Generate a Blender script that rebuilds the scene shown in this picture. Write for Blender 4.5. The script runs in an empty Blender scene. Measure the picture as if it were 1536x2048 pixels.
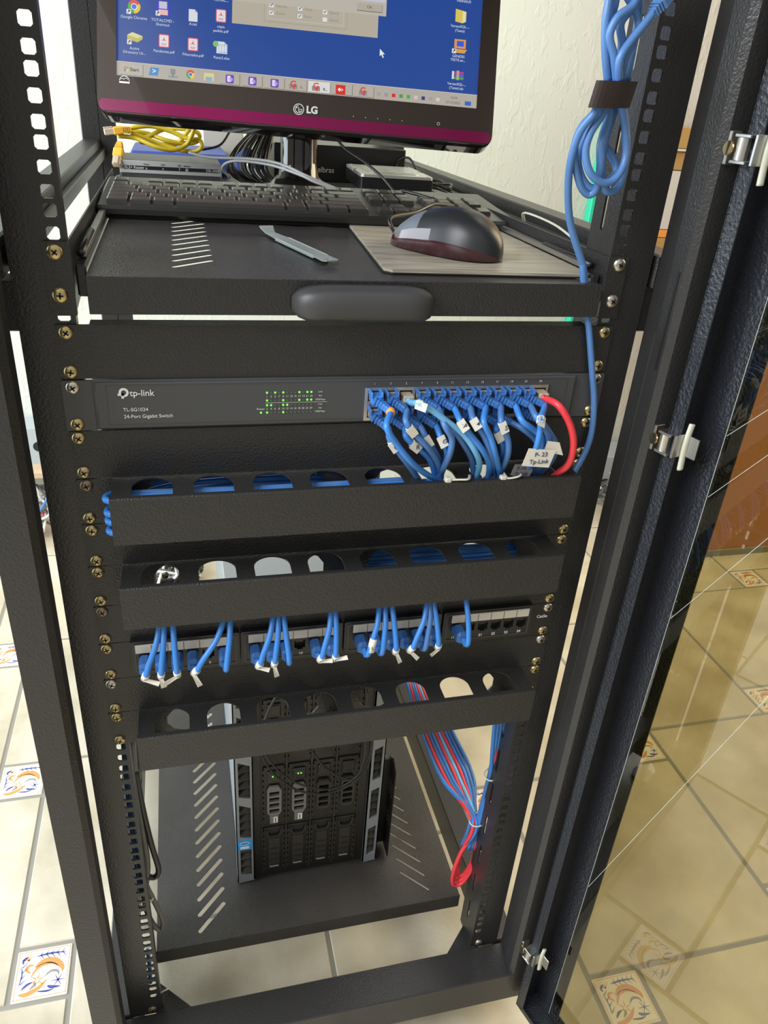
import bpy, bmesh, math, random
from mathutils import Vector, Matrix, Euler
from mathutils.geometry import tessellate_polygon
random.seed(7)
S = bpy.context.scene
COL = S.collection
FLOOR = -1015.0          # floor height in rack millimetres (0 = top screw of the network switch)

# ------------------------------------------------------------------ camera, world, lights, exposure
def V(x, y, z): return Vector((x/1000, y/1000, (z-FLOOR)/1000))
cam_d = bpy.data.cameras.new('camera'); cam = bpy.data.objects.new('camera', cam_d); COL.objects.link(cam)
CR = Vector((0.968855, -0.237971, 0.068485)); CU = Vector((0.056531, 0.481809, 0.874451)); CF = Vector((0.241091, 0.843344, -0.480256))
CP = Vector((-144.57, -629.69, 225.29))
cam.matrix_world = Matrix(((CR.x, CU.x, -CF.x, CP.x/1000), (CR.y, CU.y, -CF.y, CP.y/1000), (CR.z, CU.z, -CF.z, (CP.z-FLOOR)/1000), (0, 0, 0, 1)))
cam_d.sensor_fit = 'VERTICAL'; cam_d.sensor_height = 36.0; cam_d.sensor_width = 27.0; cam_d.lens = 36*1533.9/2048
cam_d.clip_start = 0.01; cam_d.clip_end = 50
S.camera = cam
S.view_settings.view_transform = 'Standard'; S.view_settings.look = 'None'
S.view_settings.gamma = 1.0; S.view_settings.use_curve_mapping = False
S.view_settings.exposure = 0.22

w = bpy.data.worlds.new('world'); S.world = w; w.use_nodes = True
wn = w.node_tree.nodes; wl = w.node_tree.links
bg = wn['Background']; tc = wn.new('ShaderNodeTexCoord'); sp = wn.new('ShaderNodeSeparateXYZ'); rp = wn.new('ShaderNodeValToRGB')
wl.new(tc.outputs['Generated'], sp.inputs[0]); wl.new(sp.outputs['Z'], rp.inputs[0]); wl.new(rp.outputs[0], bg.inputs[0])
rp.color_ramp.elements[0].position = 0.0; rp.color_ramp.elements[0].color = (0.47, 0.45, 0.42, 1)
rp.color_ramp.elements[1].position = 0.8; rp.color_ramp.elements[1].color = (0.80, 0.78, 0.72, 1)
bg.inputs[1].default_value = 0.75

def area(name, loc, target, sx, sy, power, color):
    d = bpy.data.lights.new(name, 'AREA'); d.shape = 'RECTANGLE'; d.size = sx; d.size_y = sy; d.energy = power; d.color = color
    o = bpy.data.objects.new(name, d); COL.objects.link(o); o.location = V(*loc)
    o.rotation_euler = (V(*target)-V(*loc)).to_track_quat('-Z', 'Y').to_euler(); return o
area('window_light_left', (-2500, 700, 100), (-300, 450, -500), 2.2, 2.2, 98, (0.80, 0.92, 1.0))
area('window_light_right', (2500, 500, 900), (500, 500, -700), 1.6, 1.6, 62, (1.0, 0.90, 0.60))
area('added_light_front', (-1900, -800, 1300), (-700, -700, -1015), 1.6, 1.6, 90, (0.94, 0.97, 1.0))  # unseen fill light, added to brighten the floor mirrored in the glass door
area('ceiling_light', (300, 700, 1700), (100, 900, -400), 1.6, 1.2, 22, (1.0, 0.97, 0.86))

# ------------------------------------------------------------------ materials
def mat(name, col, rough=0.5, metal=0.0, bump=0.0, bscale=600.0, var=0.0, vscale=20.0, spec=0.5, coat=0.0, emit=None, es=1.0, trans=0.0, bdist=0.001):
    m = bpy.data.materials.new(name); m.use_nodes = True; nt = m.node_tree; b = nt.nodes['Principled BSDF']
    b.inputs['Base Color'].default_value = (*col, 1); b.inputs['Roughness'].default_value = rough; b.inputs['Metallic'].default_value = metal
    b.inputs['Specular IOR Level'].default_value = spec; b.inputs['Coat Weight'].default_value = coat
    b.inputs['Transmission Weight'].default_value = trans
    if emit: b.inputs['Emission Color'].default_value = (*emit, 1); b.inputs['Emission Strength'].default_value = es
    if bump or var:
        t = nt.nodes.new('ShaderNodeTexCoord')
    if bump:
        n = nt.nodes.new('ShaderNodeTexNoise'); n.inputs['Scale'].default_value = bscale; n.inputs['Detail'].default_value = 3
        bp = nt.nodes.new('ShaderNodeBump'); bp.inputs['Strength'].default_value = bump; bp.inputs['Distance'].default_value = bdist
        nt.links.new(t.outputs['Object'], n.inputs['Vector']); nt.links.new(n.outputs['Fac'], bp.inputs['Height']); nt.links.new(bp.outputs['Normal'], b.inputs['Normal'])
    if var:
        n2 = nt.nodes.new('ShaderNodeTexNoise'); n2.inputs['Scale'].default_value = vscale; n2.inputs['Detail'].default_value = 6
        r = nt.nodes.new('ShaderNodeValToRGB'); r.color_ramp.elements[0].position = 0.3; r.color_ramp.elements[1].position = 0.7
        r.color_ramp.elements[0].color = (*[c*(1-var) for c in col], 1); r.color_ramp.elements[1].color = (*[min(1, c*(1+var)) for c in col], 1)
        nt.links.new(t.outputs['Object'], n2.inputs['Vector']); nt.links.new(n2.outputs['Fac'], r.inputs[0]); nt.links.new(r.outputs[0], b.inputs['Base Color'])
    return m
M = {}
M['paint'] = mat('textured black paint', (0.022, 0.0215, 0.0215), 0.34, bump=0.8, bscale=520, bdist=0.0009)
M['paintside'] = mat('black frame paint', (0.025, 0.0245, 0.025), 0.30, bump=0.6, bscale=420, bdist=0.0008)
M['door'] = mat('blue black door paint', (0.016, 0.018, 0.024), 0.27, bump=0.9, bscale=330, bdist=0.0014)
M['shelf'] = mat('grey black shelf paint', (0.036, 0.033, 0.031), 0.24, bump=0.9, bscale=620, bdist=0.0009, var=0.2, vscale=9)
M['dark'] = mat('dark recess', (0.006, 0.006, 0.006), 0.6)
M['plastic'] = mat('black plastic', (0.016, 0.016, 0.017), 0.35)
M['plasticgrey'] = mat('charcoal plastic', (0.05, 0.05, 0.052), 0.45)
M['gloss'] = mat('gloss black plastic', (0.012, 0.009, 0.009), 0.06, coat=0.6)
M['bezel'] = mat('gloss bezel with wall reflection', (0.055, 0.042, 0.036), 0.10, coat=0.5)  # black plastic browned: the wall's reflection is put into its base colour
M['plum'] = mat('plum bezel band', (0.20, 0.012, 0.07), 0.14, coat=0.6)
M['switch'] = mat('switch grey metal', (0.058, 0.060, 0.064), 0.42)
M['brass'] = mat('zinc yellow screw', (0.55, 0.44, 0.22), 0.32, 1.0)
M['bronze'] = mat('tarnished screw', (0.30, 0.22, 0.16), 0.42, 1.0)
M['nickel'] = mat('nickel screw', (0.62, 0.58, 0.50), 0.3, 1.0)
M['steel'] = mat('galvanised steel', (0.50, 0.50, 0.48), 0.32, 1.0, var=0.1, vscale=40)
M['lid'] = mat('drive lid aluminium', (0.62, 0.62, 0.58), 0.35, 0.45)
M['silver'] = mat('brushed silver', (0.62, 0.60, 0.56), 0.3, 1.0)
M['blue'] = mat('blue cable jacket', (0.045, 0.215, 0.62), 0.36, var=0.12, vscale=15)
M['blue2'] = mat('dusty blue cable jacket', (0.06, 0.165, 0.41), 0.42, var=0.15, vscale=12)
M['blue3'] = mat('light blue cable jacket', (0.16, 0.46, 0.78), 0.4, var=0.1, vscale=12)
M['bluecoil'] = mat('slate blue cable jacket', (0.085, 0.205, 0.47), 0.38, var=0.1, vscale=10)
M['boot'] = mat('blue boot', (0.04, 0.15, 0.43), 0.42)
M['red'] = mat('red cable jacket', (0.75, 0.045, 0.06), 0.38)
M['yellow'] = mat('yellow cable jacket', (0.66, 0.50, 0.03), 0.42, var=0.25, vscale=25)
M['amber'] = mat('amber boot', (0.80, 0.45, 0.04), 0.4)
M['clear'] = mat('clear connector', (0.85, 0.72, 0.55), 0.15, trans=0.5)
M['orange'] = mat('orange ring', (0.85, 0.36, 0.08), 0.5)
M['tape'] = mat('white label tape', (0.70, 0.67, 0.58), 0.6)
M['ink'] = mat('ink', (0.05, 0.06, 0.15), 0.7)
M['tie'] = mat('zip tie nylon', (0.60, 0.60, 0.50), 0.4)
M['white'] = mat('printed white', (0.72, 0.72, 0.70), 0.5)
M['greyprint'] = mat('printed grey', (0.55, 0.55, 0.52), 0.5)
M['led'] = mat('green led', (0.1, 0.9, 0.1), 0.4, emit=(0.18, 1.0, 0.05), es=1.3)
M['ledoff'] = mat('unlit led', (0.10, 0.11, 0.10), 0.4)
M['strip'] = mat('paper strip', (0.62, 0.58, 0.50), 0.6)
M['velcro'] = mat('brown hook strap', (0.035, 0.024, 0.020), 0.9, bump=0.6, bscale=900)
M['bracket'] = mat('pale bracket metal', (0.40, 0.46, 0.46), 0.34, 0.45)
M['palecable'] = mat('pale grey cable', (0.30, 0.30, 0.30), 0.4)
M['greycable'] = mat('grey cable jacket', (0.13, 0.13, 0.12), 0.45)
M['blackcable'] = mat('black cable jacket', (0.014, 0.014, 0.015), 0.35)
M['whitecable'] = mat('white cable jacket', (0.62, 0.62, 0.58), 0.5)
M['mouse'] = mat('mouse black', (0.022, 0.023, 0.026), 0.36)
M['mouseside'] = mat('translucent dark red side', (0.05, 0.012, 0.018), 0.15, coat=0.5)
M['stripgrey'] = mat('router strip grey', (0.42, 0.43, 0.42), 0.4)
M['mousefront'] = mat('mouse silver buttons', (0.17, 0.19, 0.23), 0.48, 0.2)
M['optic'] = mat('optical red glow', (0.6, 0.02, 0.04), 0.3, emit=(1.0, 0.02, 0.05), es=0.5)
M['key'] = mat('key caps', (0.042, 0.040, 0.036), 0.22)
M['kbody'] = mat('keyboard body', (0.020, 0.020, 0.019), 0.33, bump=0.1, bscale=500)
M['labelpaper'] = mat('drive label', (0.55, 0.60, 0.62), 0.35, var=0.3, vscale=60)
M['green'] = mat('green trim', (0.02, 0.62, 0.38), 0.4)
M['card'] = mat('cardboard', (0.45, 0.29, 0.10), 0.8)
M['paper'] = mat('paper', (0.62, 0.64, 0.60), 0.7)
M['ups'] = mat('grey enamel box', (0.33, 0.38, 0.40), 0.45)
M['wood'] = mat('pale wood', (0.50, 0.36, 0.24), 0.6, var=0.15)
M['beige'] = mat('beige box', (0.50, 0.48, 0.42), 0.6)
M['bluefolder'] = mat('blue folder', (0.05, 0.09, 0.35), 0.5)
M['serversilver'] = mat('server silver grey', (0.25, 0.27, 0.29), 0.38, 0.3)
M['serverdark'] = mat('server dark', (0.010, 0.0095, 0.0085), 0.4)
M['serverbrown'] = mat('server carrier', (0.026, 0.023, 0.019), 0.42)
M['carrier'] = mat('carrier grey', (0.16, 0.15, 0.135), 0.4)
M['stickerblue'] = mat('blue sticker', (0.02, 0.30, 0.75), 0.4)
M['paleline'] = mat('pale thin line', (0.55, 0.57, 0.55), 0.6)
M['terra'] = mat('terracotta wall paint', (0.44, 0.19, 0.085), 0.6, bump=0.1, bscale=40)
M['grout'] = mat('grout', (0.24, 0.225, 0.19), 0.8)
M['decobase'] = mat('deco tile white', (0.72, 0.68, 0.60), 0.25, var=0.06, vscale=30)
M['decoblue'] = mat('deco glaze blue', (0.06, 0.07, 0.26), 0.3)
M['decoorange'] = mat('deco glaze orange', (0.62, 0.27, 0.08), 0.3)

def wall_mat():
    m = mat('white stucco wall', (0.56, 0.59, 0.53), 0.75); nt = m.node_tree; b = nt.nodes['Principled BSDF']
    t = nt.nodes.new('ShaderNodeTexCoord'); mp = nt.nodes.new('ShaderNodeMapping'); mp.inputs['Scale'].default_value = (1, 1, 0.45)
    n = nt.nodes.new('ShaderNodeTexNoise'); n.inputs['Scale'].default_value = 48; n.inputs['Detail'].default_value = 4; n.inputs['Distortion'].default_value = 0.6
    r = nt.nodes.new('ShaderNodeValToRGB'); r.color_ramp.elements[0].position = 0.52; r.color_ramp.elements[1].position = 0.62
    bp = nt.nodes.new('ShaderNodeBump'); bp.inputs['Strength'].default_value = 0.25; bp.inputs['Distance'].default_value = 0.004
    L = nt.links; L.new(t.outputs['Object'], mp.inputs[0]); L.new(mp.outputs[0], n.inputs['Vector']); L.new(n.outputs['Fac'], r.inputs[0]); L.new(r.outputs[0], bp.inputs['Height']); L.new(bp.outputs['Normal'], b.inputs['Normal'])
    return m
M['wall'] = wall_mat()
def tile_mat():
    m = mat('stone look floor tile', (0.5, 0.46, 0.36), 0.32); nt = m.node_tree; b = nt.nodes['Principled BSDF']; L = nt.links
    t = nt.nodes.new('ShaderNodeTexCoord')
    n = nt.nodes.new('ShaderNodeTexNoise'); n.inputs['Scale'].default_value = 7; n.inputs['Detail'].default_value = 8
    r = nt.nodes.new('ShaderNodeValToRGB'); r.color_ramp.elements[0].position = 0.35; r.color_ramp.elements[1].position = 0.68
    r.color_ramp.elements[0].color = (0.40, 0.345, 0.25, 1); r.color_ramp.elements[1].color = (0.58, 0.53, 0.42, 1)
    n2 = nt.nodes.new('ShaderNodeTexNoise'); n2.inputs['Scale'].default_value = 26; n2.inputs['Detail'].default_value = 5
    bp = nt.nodes.new('ShaderNodeBump'); bp.inputs['Strength'].default_value = 0.5; bp.inputs['Distance'].default_value = 0.003
    for q in (n, n2): L.new(t.outputs['Object'], q.inputs['Vector'])
    L.new(n.outputs['Fac'], r.inputs[0]); L.new(r.outputs[0], b.inputs['Base Color']); L.new(n2.outputs['Fac'], bp.inputs['Height']); L.new(bp.outputs['Normal'], b.inputs['Normal'])
    return m
M['tile'] = tile_mat()
def wood_mat():
    m = mat('wood grain mouse pad', (0.4, 0.36, 0.29), 0.35); nt = m.node_tree; b = nt.nodes['Principled BSDF']; L = nt.links
    t = nt.nodes.new('ShaderNodeTexCoord'); mp = nt.nodes.new('ShaderNodeMapping'); mp.inputs['Scale'].default_value = (6, 90, 90)
    n = nt.nodes.new('ShaderNodeTexNoise'); n.inputs['Scale'].default_value = 2.5; n.inputs['Detail'].default_value = 8
    r = nt.nodes.new('ShaderNodeValToRGB'); r.color_ramp.elements[0].position = 0.3; r.color_ramp.elements[1].position = 0.7
    r.color_ramp.elements[0].color = (0.24, 0.205, 0.16, 1); r.color_ramp.elements[1].color = (0.50, 0.455, 0.36, 1)
    L.new(t.outputs['Object'], mp.inputs[0]); L.new(mp.outputs[0], n.inputs['Vector']); L.new(n.outputs['Fac'], r.inputs[0]); L.new(r.outputs[0], b.inputs['Base Color'])
    return m
M['padwood'] = wood_mat()
def glass_mat():
    m = bpy.data.materials.new('tinted door glass'); m.use_nodes = True; nt = m.node_tree; nt.nodes.clear(); L = nt.links
    o = nt.nodes.new('ShaderNodeOutputMaterial'); tr = nt.nodes.new('ShaderNodeBsdfTransparent'); gl = nt.nodes.new('ShaderNodeBsdfGlossy'); mx = nt.nodes.new('ShaderNodeMixShader'); fr = nt.nodes.new('ShaderNodeFresnel')
    tr.inputs[0].default_value = (0.65, 0.62, 0.48, 1); gl.inputs['Roughness'].default_value = 0.0; gl.inputs[0].default_value = (1, 1, 1, 1); fr.inputs[0].default_value = 1.7
    ge = nt.nodes.new('ShaderNodeNewGeometry'); iv = nt.nodes.new('ShaderNodeMath'); iv.operation = 'SUBTRACT'; iv.inputs[0].default_value = 1.0; mu = nt.nodes.new('ShaderNodeMath'); mu.operation = 'MULTIPLY'; L.new(ge.outputs['Backfacing'], iv.inputs[1]); L.new(fr.outputs[0], mu.inputs[0]); L.new(iv.outputs[0], mu.inputs[1]); L.new(mu.outputs[0], mx.inputs[0]); L.new(tr.outputs[0], mx.inputs[1]); L.new(gl.outputs[0], mx.inputs[2]); L.new(mx.outputs[0], o.inputs[0])
    return m
M['glass'] = glass_mat()
_scr = {}
def scr(c, k=1.0):
    key = (tuple(round(x, 3) for x in c), k)
    if key not in _scr:
        m = bpy.data.materials.new('screen pixels'); m.use_nodes = True; nt = m.node_tree; b = nt.nodes['Principled BSDF']
        b.inputs['Base Color'].default_value = (0.01, 0.01, 0.01, 1); b.inputs['Roughness'].default_value = 0.35
        b.inputs['Emission Color'].default_value = (*c, 1); b.inputs['Emission Strength'].default_value = 0.72*k
        _scr[key] = m
    return _scr[key]

# ------------------------------------------------------------------ mesh helpers (all dimensions in mm)
ORG = {}
class MB:
    def __init__(s, T=None): s.v = []; s.f = []; s.mi = []; s.ms = []; s.sm = []; s.T = T
    def m(s, mt):
        if mt not in s.ms: s.ms.append(mt)
        return s.ms.index(mt)
    def add(s, vs, fs, mt, smooth=False):
        k = len(s.v); i = s.m(mt)
        for p in vs:
            p = Vector(p); s.v.append(s.T @ p if s.T else p)
        for f in fs: s.f.append([k+j for j in f]); s.mi.append(i); s.sm.append(smooth)
        return s
    def box(s, x0, x1, y0, y1, z0, z1, mt, b=0.0, T=None):
        if x0 > x1: x0, x1 = x1, x0
        if y0 > y1: y0, y1 = y1, y0
        if z0 > z1: z0, z1 = z1, z0
        b = min(b, (x1-x0)*.45, (y1-y0)*.45, (z1-z0)*.45)
        if b <= 0:
            vs = [(x, y, z) for z in (z0, z1) for y in (y0, y1) for x in (x0, x1)]
            fs = [(0, 2, 3, 1), (4, 5, 7, 6), (0, 1, 5, 4), (2, 6, 7, 3), (0, 4, 6, 2), (1, 3, 7, 5)]
        else:
            vs = []; idx = {}
            for cz, zz in ((0, z0), (1, z1)):
                for cy, yy in ((0, y0), (1, y1)):
                    for cx, xx in ((0, x0), (1, x1)):
                        sx = b if cx == 0 else -b; sy = b if cy == 0 else -b; sz = b if cz == 0 else -b
                        for a, p in (('x', (xx, yy+sy, zz+sz)), ('y', (xx+sx, yy, zz+sz)), ('z', (xx+sx, yy+sy, zz))):
                            idx[(cx, cy, cz, a)] = len(vs); vs.append(p)
            fs = []
            for c in (0, 1):
                fs.append([idx[(c, a, bb, 'x')] for a, bb in ((0, 0), (1, 0), (1, 1), (0, 1))][::(1 if c else -1)])
                fs.append([idx[(a, c, bb, 'y')] for a, bb in ((0, 0), (1, 0), (1, 1), (0, 1))][::(-1 if c else 1)])
                fs.append([idx[(a, bb, c, 'z')] for a, bb in ((0, 0), (1, 0), (1, 1), (0, 1))][::(1 if c else -1)])
            for a in (0, 1):
                for c in (0, 1):
                    fs.append([idx[(0, a, c, 'y')], idx[(1, a, c, 'y')], idx[(1, a, c, 'z')], idx[(0, a, c, 'z')]])
                    fs.append([idx[(a, 0, c, 'x')], idx[(a, 1, c, 'x')], idx[(a, 1, c, 'z')], idx[(a, 0, c, 'z')]])
                    fs.append([idx[(a, c, 0, 'x')], idx[(a, c, 1, 'x')], idx[(a, c, 1, 'y')], idx[(a, c, 0, 'y')]])
            for cx in (0, 1):
                for cy in (0, 1):
                    for cz in (0, 1): fs.append([idx[(cx, cy, cz, a)] for a in 'xyz'])
        if T: vs = [T @ Vector(p) for p in vs]
        return s.add(vs, fs, mt)
    def plate(s, outer, holes, O, U, W, t, mt, smooth=False):
        """flat sheet with holes: 2D (u,w) -> O + u*U + w*W, thickness t along U x W (backwards)"""
        O = Vector(O); U = Vector(U); W = Vector(W); N = U.cross(W).normalized()
        loops = [outer]+list(holes); flat = [p for l in loops for p in l]
        tris = tessellate_polygon([[Vector((p[0], p[1], 0)) for p in l] for l in loops])
        A = [O+U*p[0]+W*p[1] for p in flat]; B = [a-N*t for a in A]; n = len(A)
        fs = []
        for a, b, c in tris:
            pa, pb, pc = flat[a], flat[b], flat[c]
            ccw = (pb[0]-pa[0])*(pc[1]-pa[1])-(pb[1]-pa[1])*(pc[0]-pa[0]) > 0
            if not ccw: b, c = c, b
            fs.append((a, b, c)); fs.append((n+a, n+c, n+b))
        k = 0
        for l in loops:
            m = len(l)
            for i in range(m): fs.append((k+i, n+k+i, n+k+(i+1) % m, k+(i+1) % m))
            k += m
        return s.add(A+B, fs, mt, smooth)
    def tube(s, pts, r, mt, n=8, sub=6, closed=False, flat=1.0, up=None, caps=True):
        P = spline(pts, sub, closed); rings = []; m = len(P)
        t0 = (P[1]-P[0]).normalized(); a = Vector((0, 0, 1)) if abs(t0.z) < .9 else Vector((1, 0, 0))
        nrm = t0.cross(a).normalized()
        for i, p in enumerate(P):
            t = (P[min(i+1, m-1)]-P[max(i-1, 0)]); t = t.normalized() if t.length > 1e-6 else t0
            nrm = (nrm-t*nrm.dot(t)); nrm = nrm.normalized() if nrm.length > 1e-6 else t.orthogonal().normalized()
            b = t.cross(nrm); rr = r(i/(m-1)) if callable(r) else r
            rings.append([p+nrm*(rr*math.cos(2*math.pi*j/n))+b*(rr*flat*math.sin(2*math.pi*j/n)) for j in range(n)]); t0 = t
        vs = [q for R in rings for q in R]; fs = []
        for i in range(m-1):
            for j in range(n): fs.append((i*n+j, i*n+(j+1) % n, (i+1)*n+(j+1) % n, (i+1)*n+j))
        if caps: fs.append(tuple(range(n))[::-1]); fs.append(tuple((m-1)*n+j for j in range(n)))
        return s.add(vs, fs, mt, True)
    def cyl(s, c, ax, r, h, mt, n=20, r2=None, smooth=True):
        c = Vector(c); ax = Vector(ax).normalized(); u = ax.orthogonal().normalized(); v = ax.cross(u); r2 = r if r2 is None else r2
        vs = [c+u*(r*math.cos(2*math.pi*j/n))+v*(r*math.sin(2*math.pi*j/n)) for j in range(n)]+[c+ax*h+u*(r2*math.cos(2*math.pi*j/n))+v*(r2*math.sin(2*math.pi*j/n)) for j in range(n)]
        s.add(vs, [(j, (j+1) % n, n+(j+1) % n, n+j) for j in range(n)], mt, smooth)
        return s.add(vs, [tuple(range(n))[::-1], tuple(range(n, 2*n))], mt)
    def dome(s, c, ax, r, h, mt, n=20, k=5, base=0.0):
        c = Vector(c); ax = Vector(ax).normalized(); u = ax.orthogonal().normalized(); v = ax.cross(u); vs = []; fs = []
        for i in range(k):
            a = i/k*math.pi/2; rr = r*math.cos(a); hh = h*math.sin(a)
            for j in range(n): vs.append(c+ax*(base+hh)+u*(rr*math.cos(2*math.pi*j/n))+v*(rr*math.sin(2*math.pi*j/n)))
        vs.append(c+ax*(base+h)); top = len(vs)-1
        for i in range(k-1):
            for j in range(n): fs.append((i*n+j, i*n+(j+1) % n, (i+1)*n+(j+1) % n, (i+1)*n+j))
        for j in range(n): fs.append(((k-1)*n+j, (k-1)*n+(j+1) % n, top))
        return s.add(vs, fs, mt, True)
    def build(s, name, parent=None, raw=False):
        me = bpy.data.meshes.new(name)
        if parent is not None: base = ORG[parent.name]
        else:
            W_ = [Vector(p)/1000 if raw else V(*p) for p in s.v]
            base = Vector(((min(p.x for p in W_)+max(p.x for p in W_))/2, (min(p.y for p in W_)+max(p.y for p in W_))/2, min(p.z for p in W_)))
        if raw: me.from_pydata([tuple(Vector(p)/1000-(base if parent is None else Vector())) for p in s.v], [], s.f)
        else:
            me.from_pydata([tuple(V(*p)-base) for p in s.v], [], s.f)
        for mt in s.ms: me.materials.append(M[mt] if isinstance(mt, str) else mt)
        me.polygons.foreach_set('material_index', s.mi); me.polygons.foreach_set('use_smooth', s.sm)
        bm = bmesh.new(); bm.from_mesh(me); bmesh.ops.recalc_face_normals(bm, faces=bm.faces); bm.to_mesh(me); bm.free(); me.update()
        o = bpy.data.objects.new(name, me); COL.objects.link(o)
        ORG[o.name] = base
        if parent is not None: o.parent = parent
        else: o.location = base
        return o
def spline(pts, sub=6, closed=False):
    P = [Vector(p) for p in pts]
    if closed: P = P+[P[0]]
    if len(P) < 3 or sub <= 1: return P
    out = []
    for i in range(len(P)-1):
        if closed: a, b, c, d = P[i-1 if i else -2], P[i], P[i+1], P[(i+2) if i+2 < len(P) else 1]
        else: a, b, c, d = P[max(i-1, 0)], P[i], P[i+1], P[min(i+2, len(P)-1)]
        for k in range(sub):
            t = k/sub; out.append(0.5*((2*b)+(c-a)*t+(2*a-5*b+4*c-d)*t*t+(3*b-a-3*c+d)*t**3))
    out.append(P[-1]); return out
def AT(px, py, ax, val):
    d = CF+CR*((px-768)/1533.9)-CU*((py-1024)/1533.9); i = 'xyz'.index(ax); t = (val-CP[i])/d[i]; return CP+d*t
def thing(name, label, cat, loc=(0, 0, 0), group=None):
    o = bpy.data.objects.new(name, None); COL.objects.link(o); o.empty_display_size = 0.02
    o.location = V(*loc); ORG[o.name] = V(*loc); o['label'] = label; o['category'] = cat
    if group: o['group'] = group
    return o
def tag(o, label, cat, group=None):
    o['label'] = label; o['category'] = cat
    if group: o['group'] = group
    return o
def struct(o): o['kind'] = 'structure'; return o
def rrect(x0, x1, z0, z1, r, n=4):
    out = []
    for cx, cz, a0 in ((x1-r, z1-r, 0), (x0+r, z1-r, 90), (x0+r, z0+r, 180), (x1-r, z0+r, 270)):
        for k in range(n+1):
            a = math.radians(a0+90*k/n); out.append((cx+r*math.cos(a), cz+r*math.sin(a)))
    return out
def slot(x0, z0, x1, z1, r, n=5):
    a = math.atan2(z1-z0, x1-x0); out = []
    for k in range(n+1):
        t = a-math.pi/2+math.pi*k/n; out.append((x1+r*math.cos(t), z1+r*math.sin(t)))
    for k in range(n+1):
        t = a+math.pi/2+math.pi*k/n; out.append((x0+r*math.cos(t), z0+r*math.sin(t)))
    return out
_tcache = {}
def text(body, size, loc, mt, parent, name='lettering', T=None, rx=90, depth=0.15, align='CENTER', rz=0, bold=0.0):
    """real lettering as mesh; size = cap height-ish in mm; loc in rack mm (or local mm with T)"""
    c = bpy.data.curves.new('t', 'FONT'); c.body = body; c.size = size/1000*1.38; c.align_x = align; c.align_y = 'CENTER'; c.extrude = depth/1000; c.offset = bold/1000
    o = bpy.data.objects.new('t', c); COL.objects.link(o)
    dg = bpy.context.evaluated_depsgraph_get(); me = bpy.data.meshes.new_from_object(o.evaluated_get(dg)); bpy.data.objects.remove(o)
    if len(me.vertices) == 0: return None
    if T is not None: mm = T
    else:
        L = V(*loc)-(ORG[parent.name] if parent is not None else Vector((0, 0, 0)))
        mm = Matrix.Translation(L) @ Euler((math.radians(rx), 0, math.radians(rz))).to_matrix().to_4x4()
    me.transform(mm); me.materials.clear(); me.materials.append(M[mt] if isinstance(mt, str) else mt)
    for p in me.polygons: p.material_index = 0
    ob = bpy.data.objects.new(name, me); COL.objects.link(ob)
    ORG[ob.name] = ORG[parent.name]; ob.parent = parent
    return ob
_screw = {}
def screw(x, y, z, parent, mt='brass', ax=(0, -1, 0), r=5.6, ang=None):
    mb = MB(); ax = Vector(ax).normalized(); ang = random.uniform(0, 1.57) if ang is None else ang
    mb.dome((x, y, z), ax, r, 2.9, mt, 18, 4, base=0.3)
    mb.cyl((x, y, z), ax, r, 0.35, mt, 18)
    u = ax.orthogonal().normalized(); u = Matrix.Rotation(ang, 3, ax) @ u; v = ax.cross(u); c = Vector((x, y, z))+ax*2.75
    for a, b in ((u, v), (v, u)):
        vs = [c+a*(sa*2.5)+b*(sb*0.65)+ax*h for h in (0, 0.55) for sa, sb in ((-1, -1), (1, -1), (1, 1), (-1, 1))]
        mb.add(vs, [(4, 5, 6, 7), (0, 1, 5, 4), (1, 2, 6, 5), (2, 3, 7, 6), (3, 0, 4, 7)], 'dark')
    return mb.build('screw', parent)
P1U = 44.45
def ztop(k): return -P1U*k+6.35-0.4
def zbot(k): return -P1U*k-P1U+6.35+0.4

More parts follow.
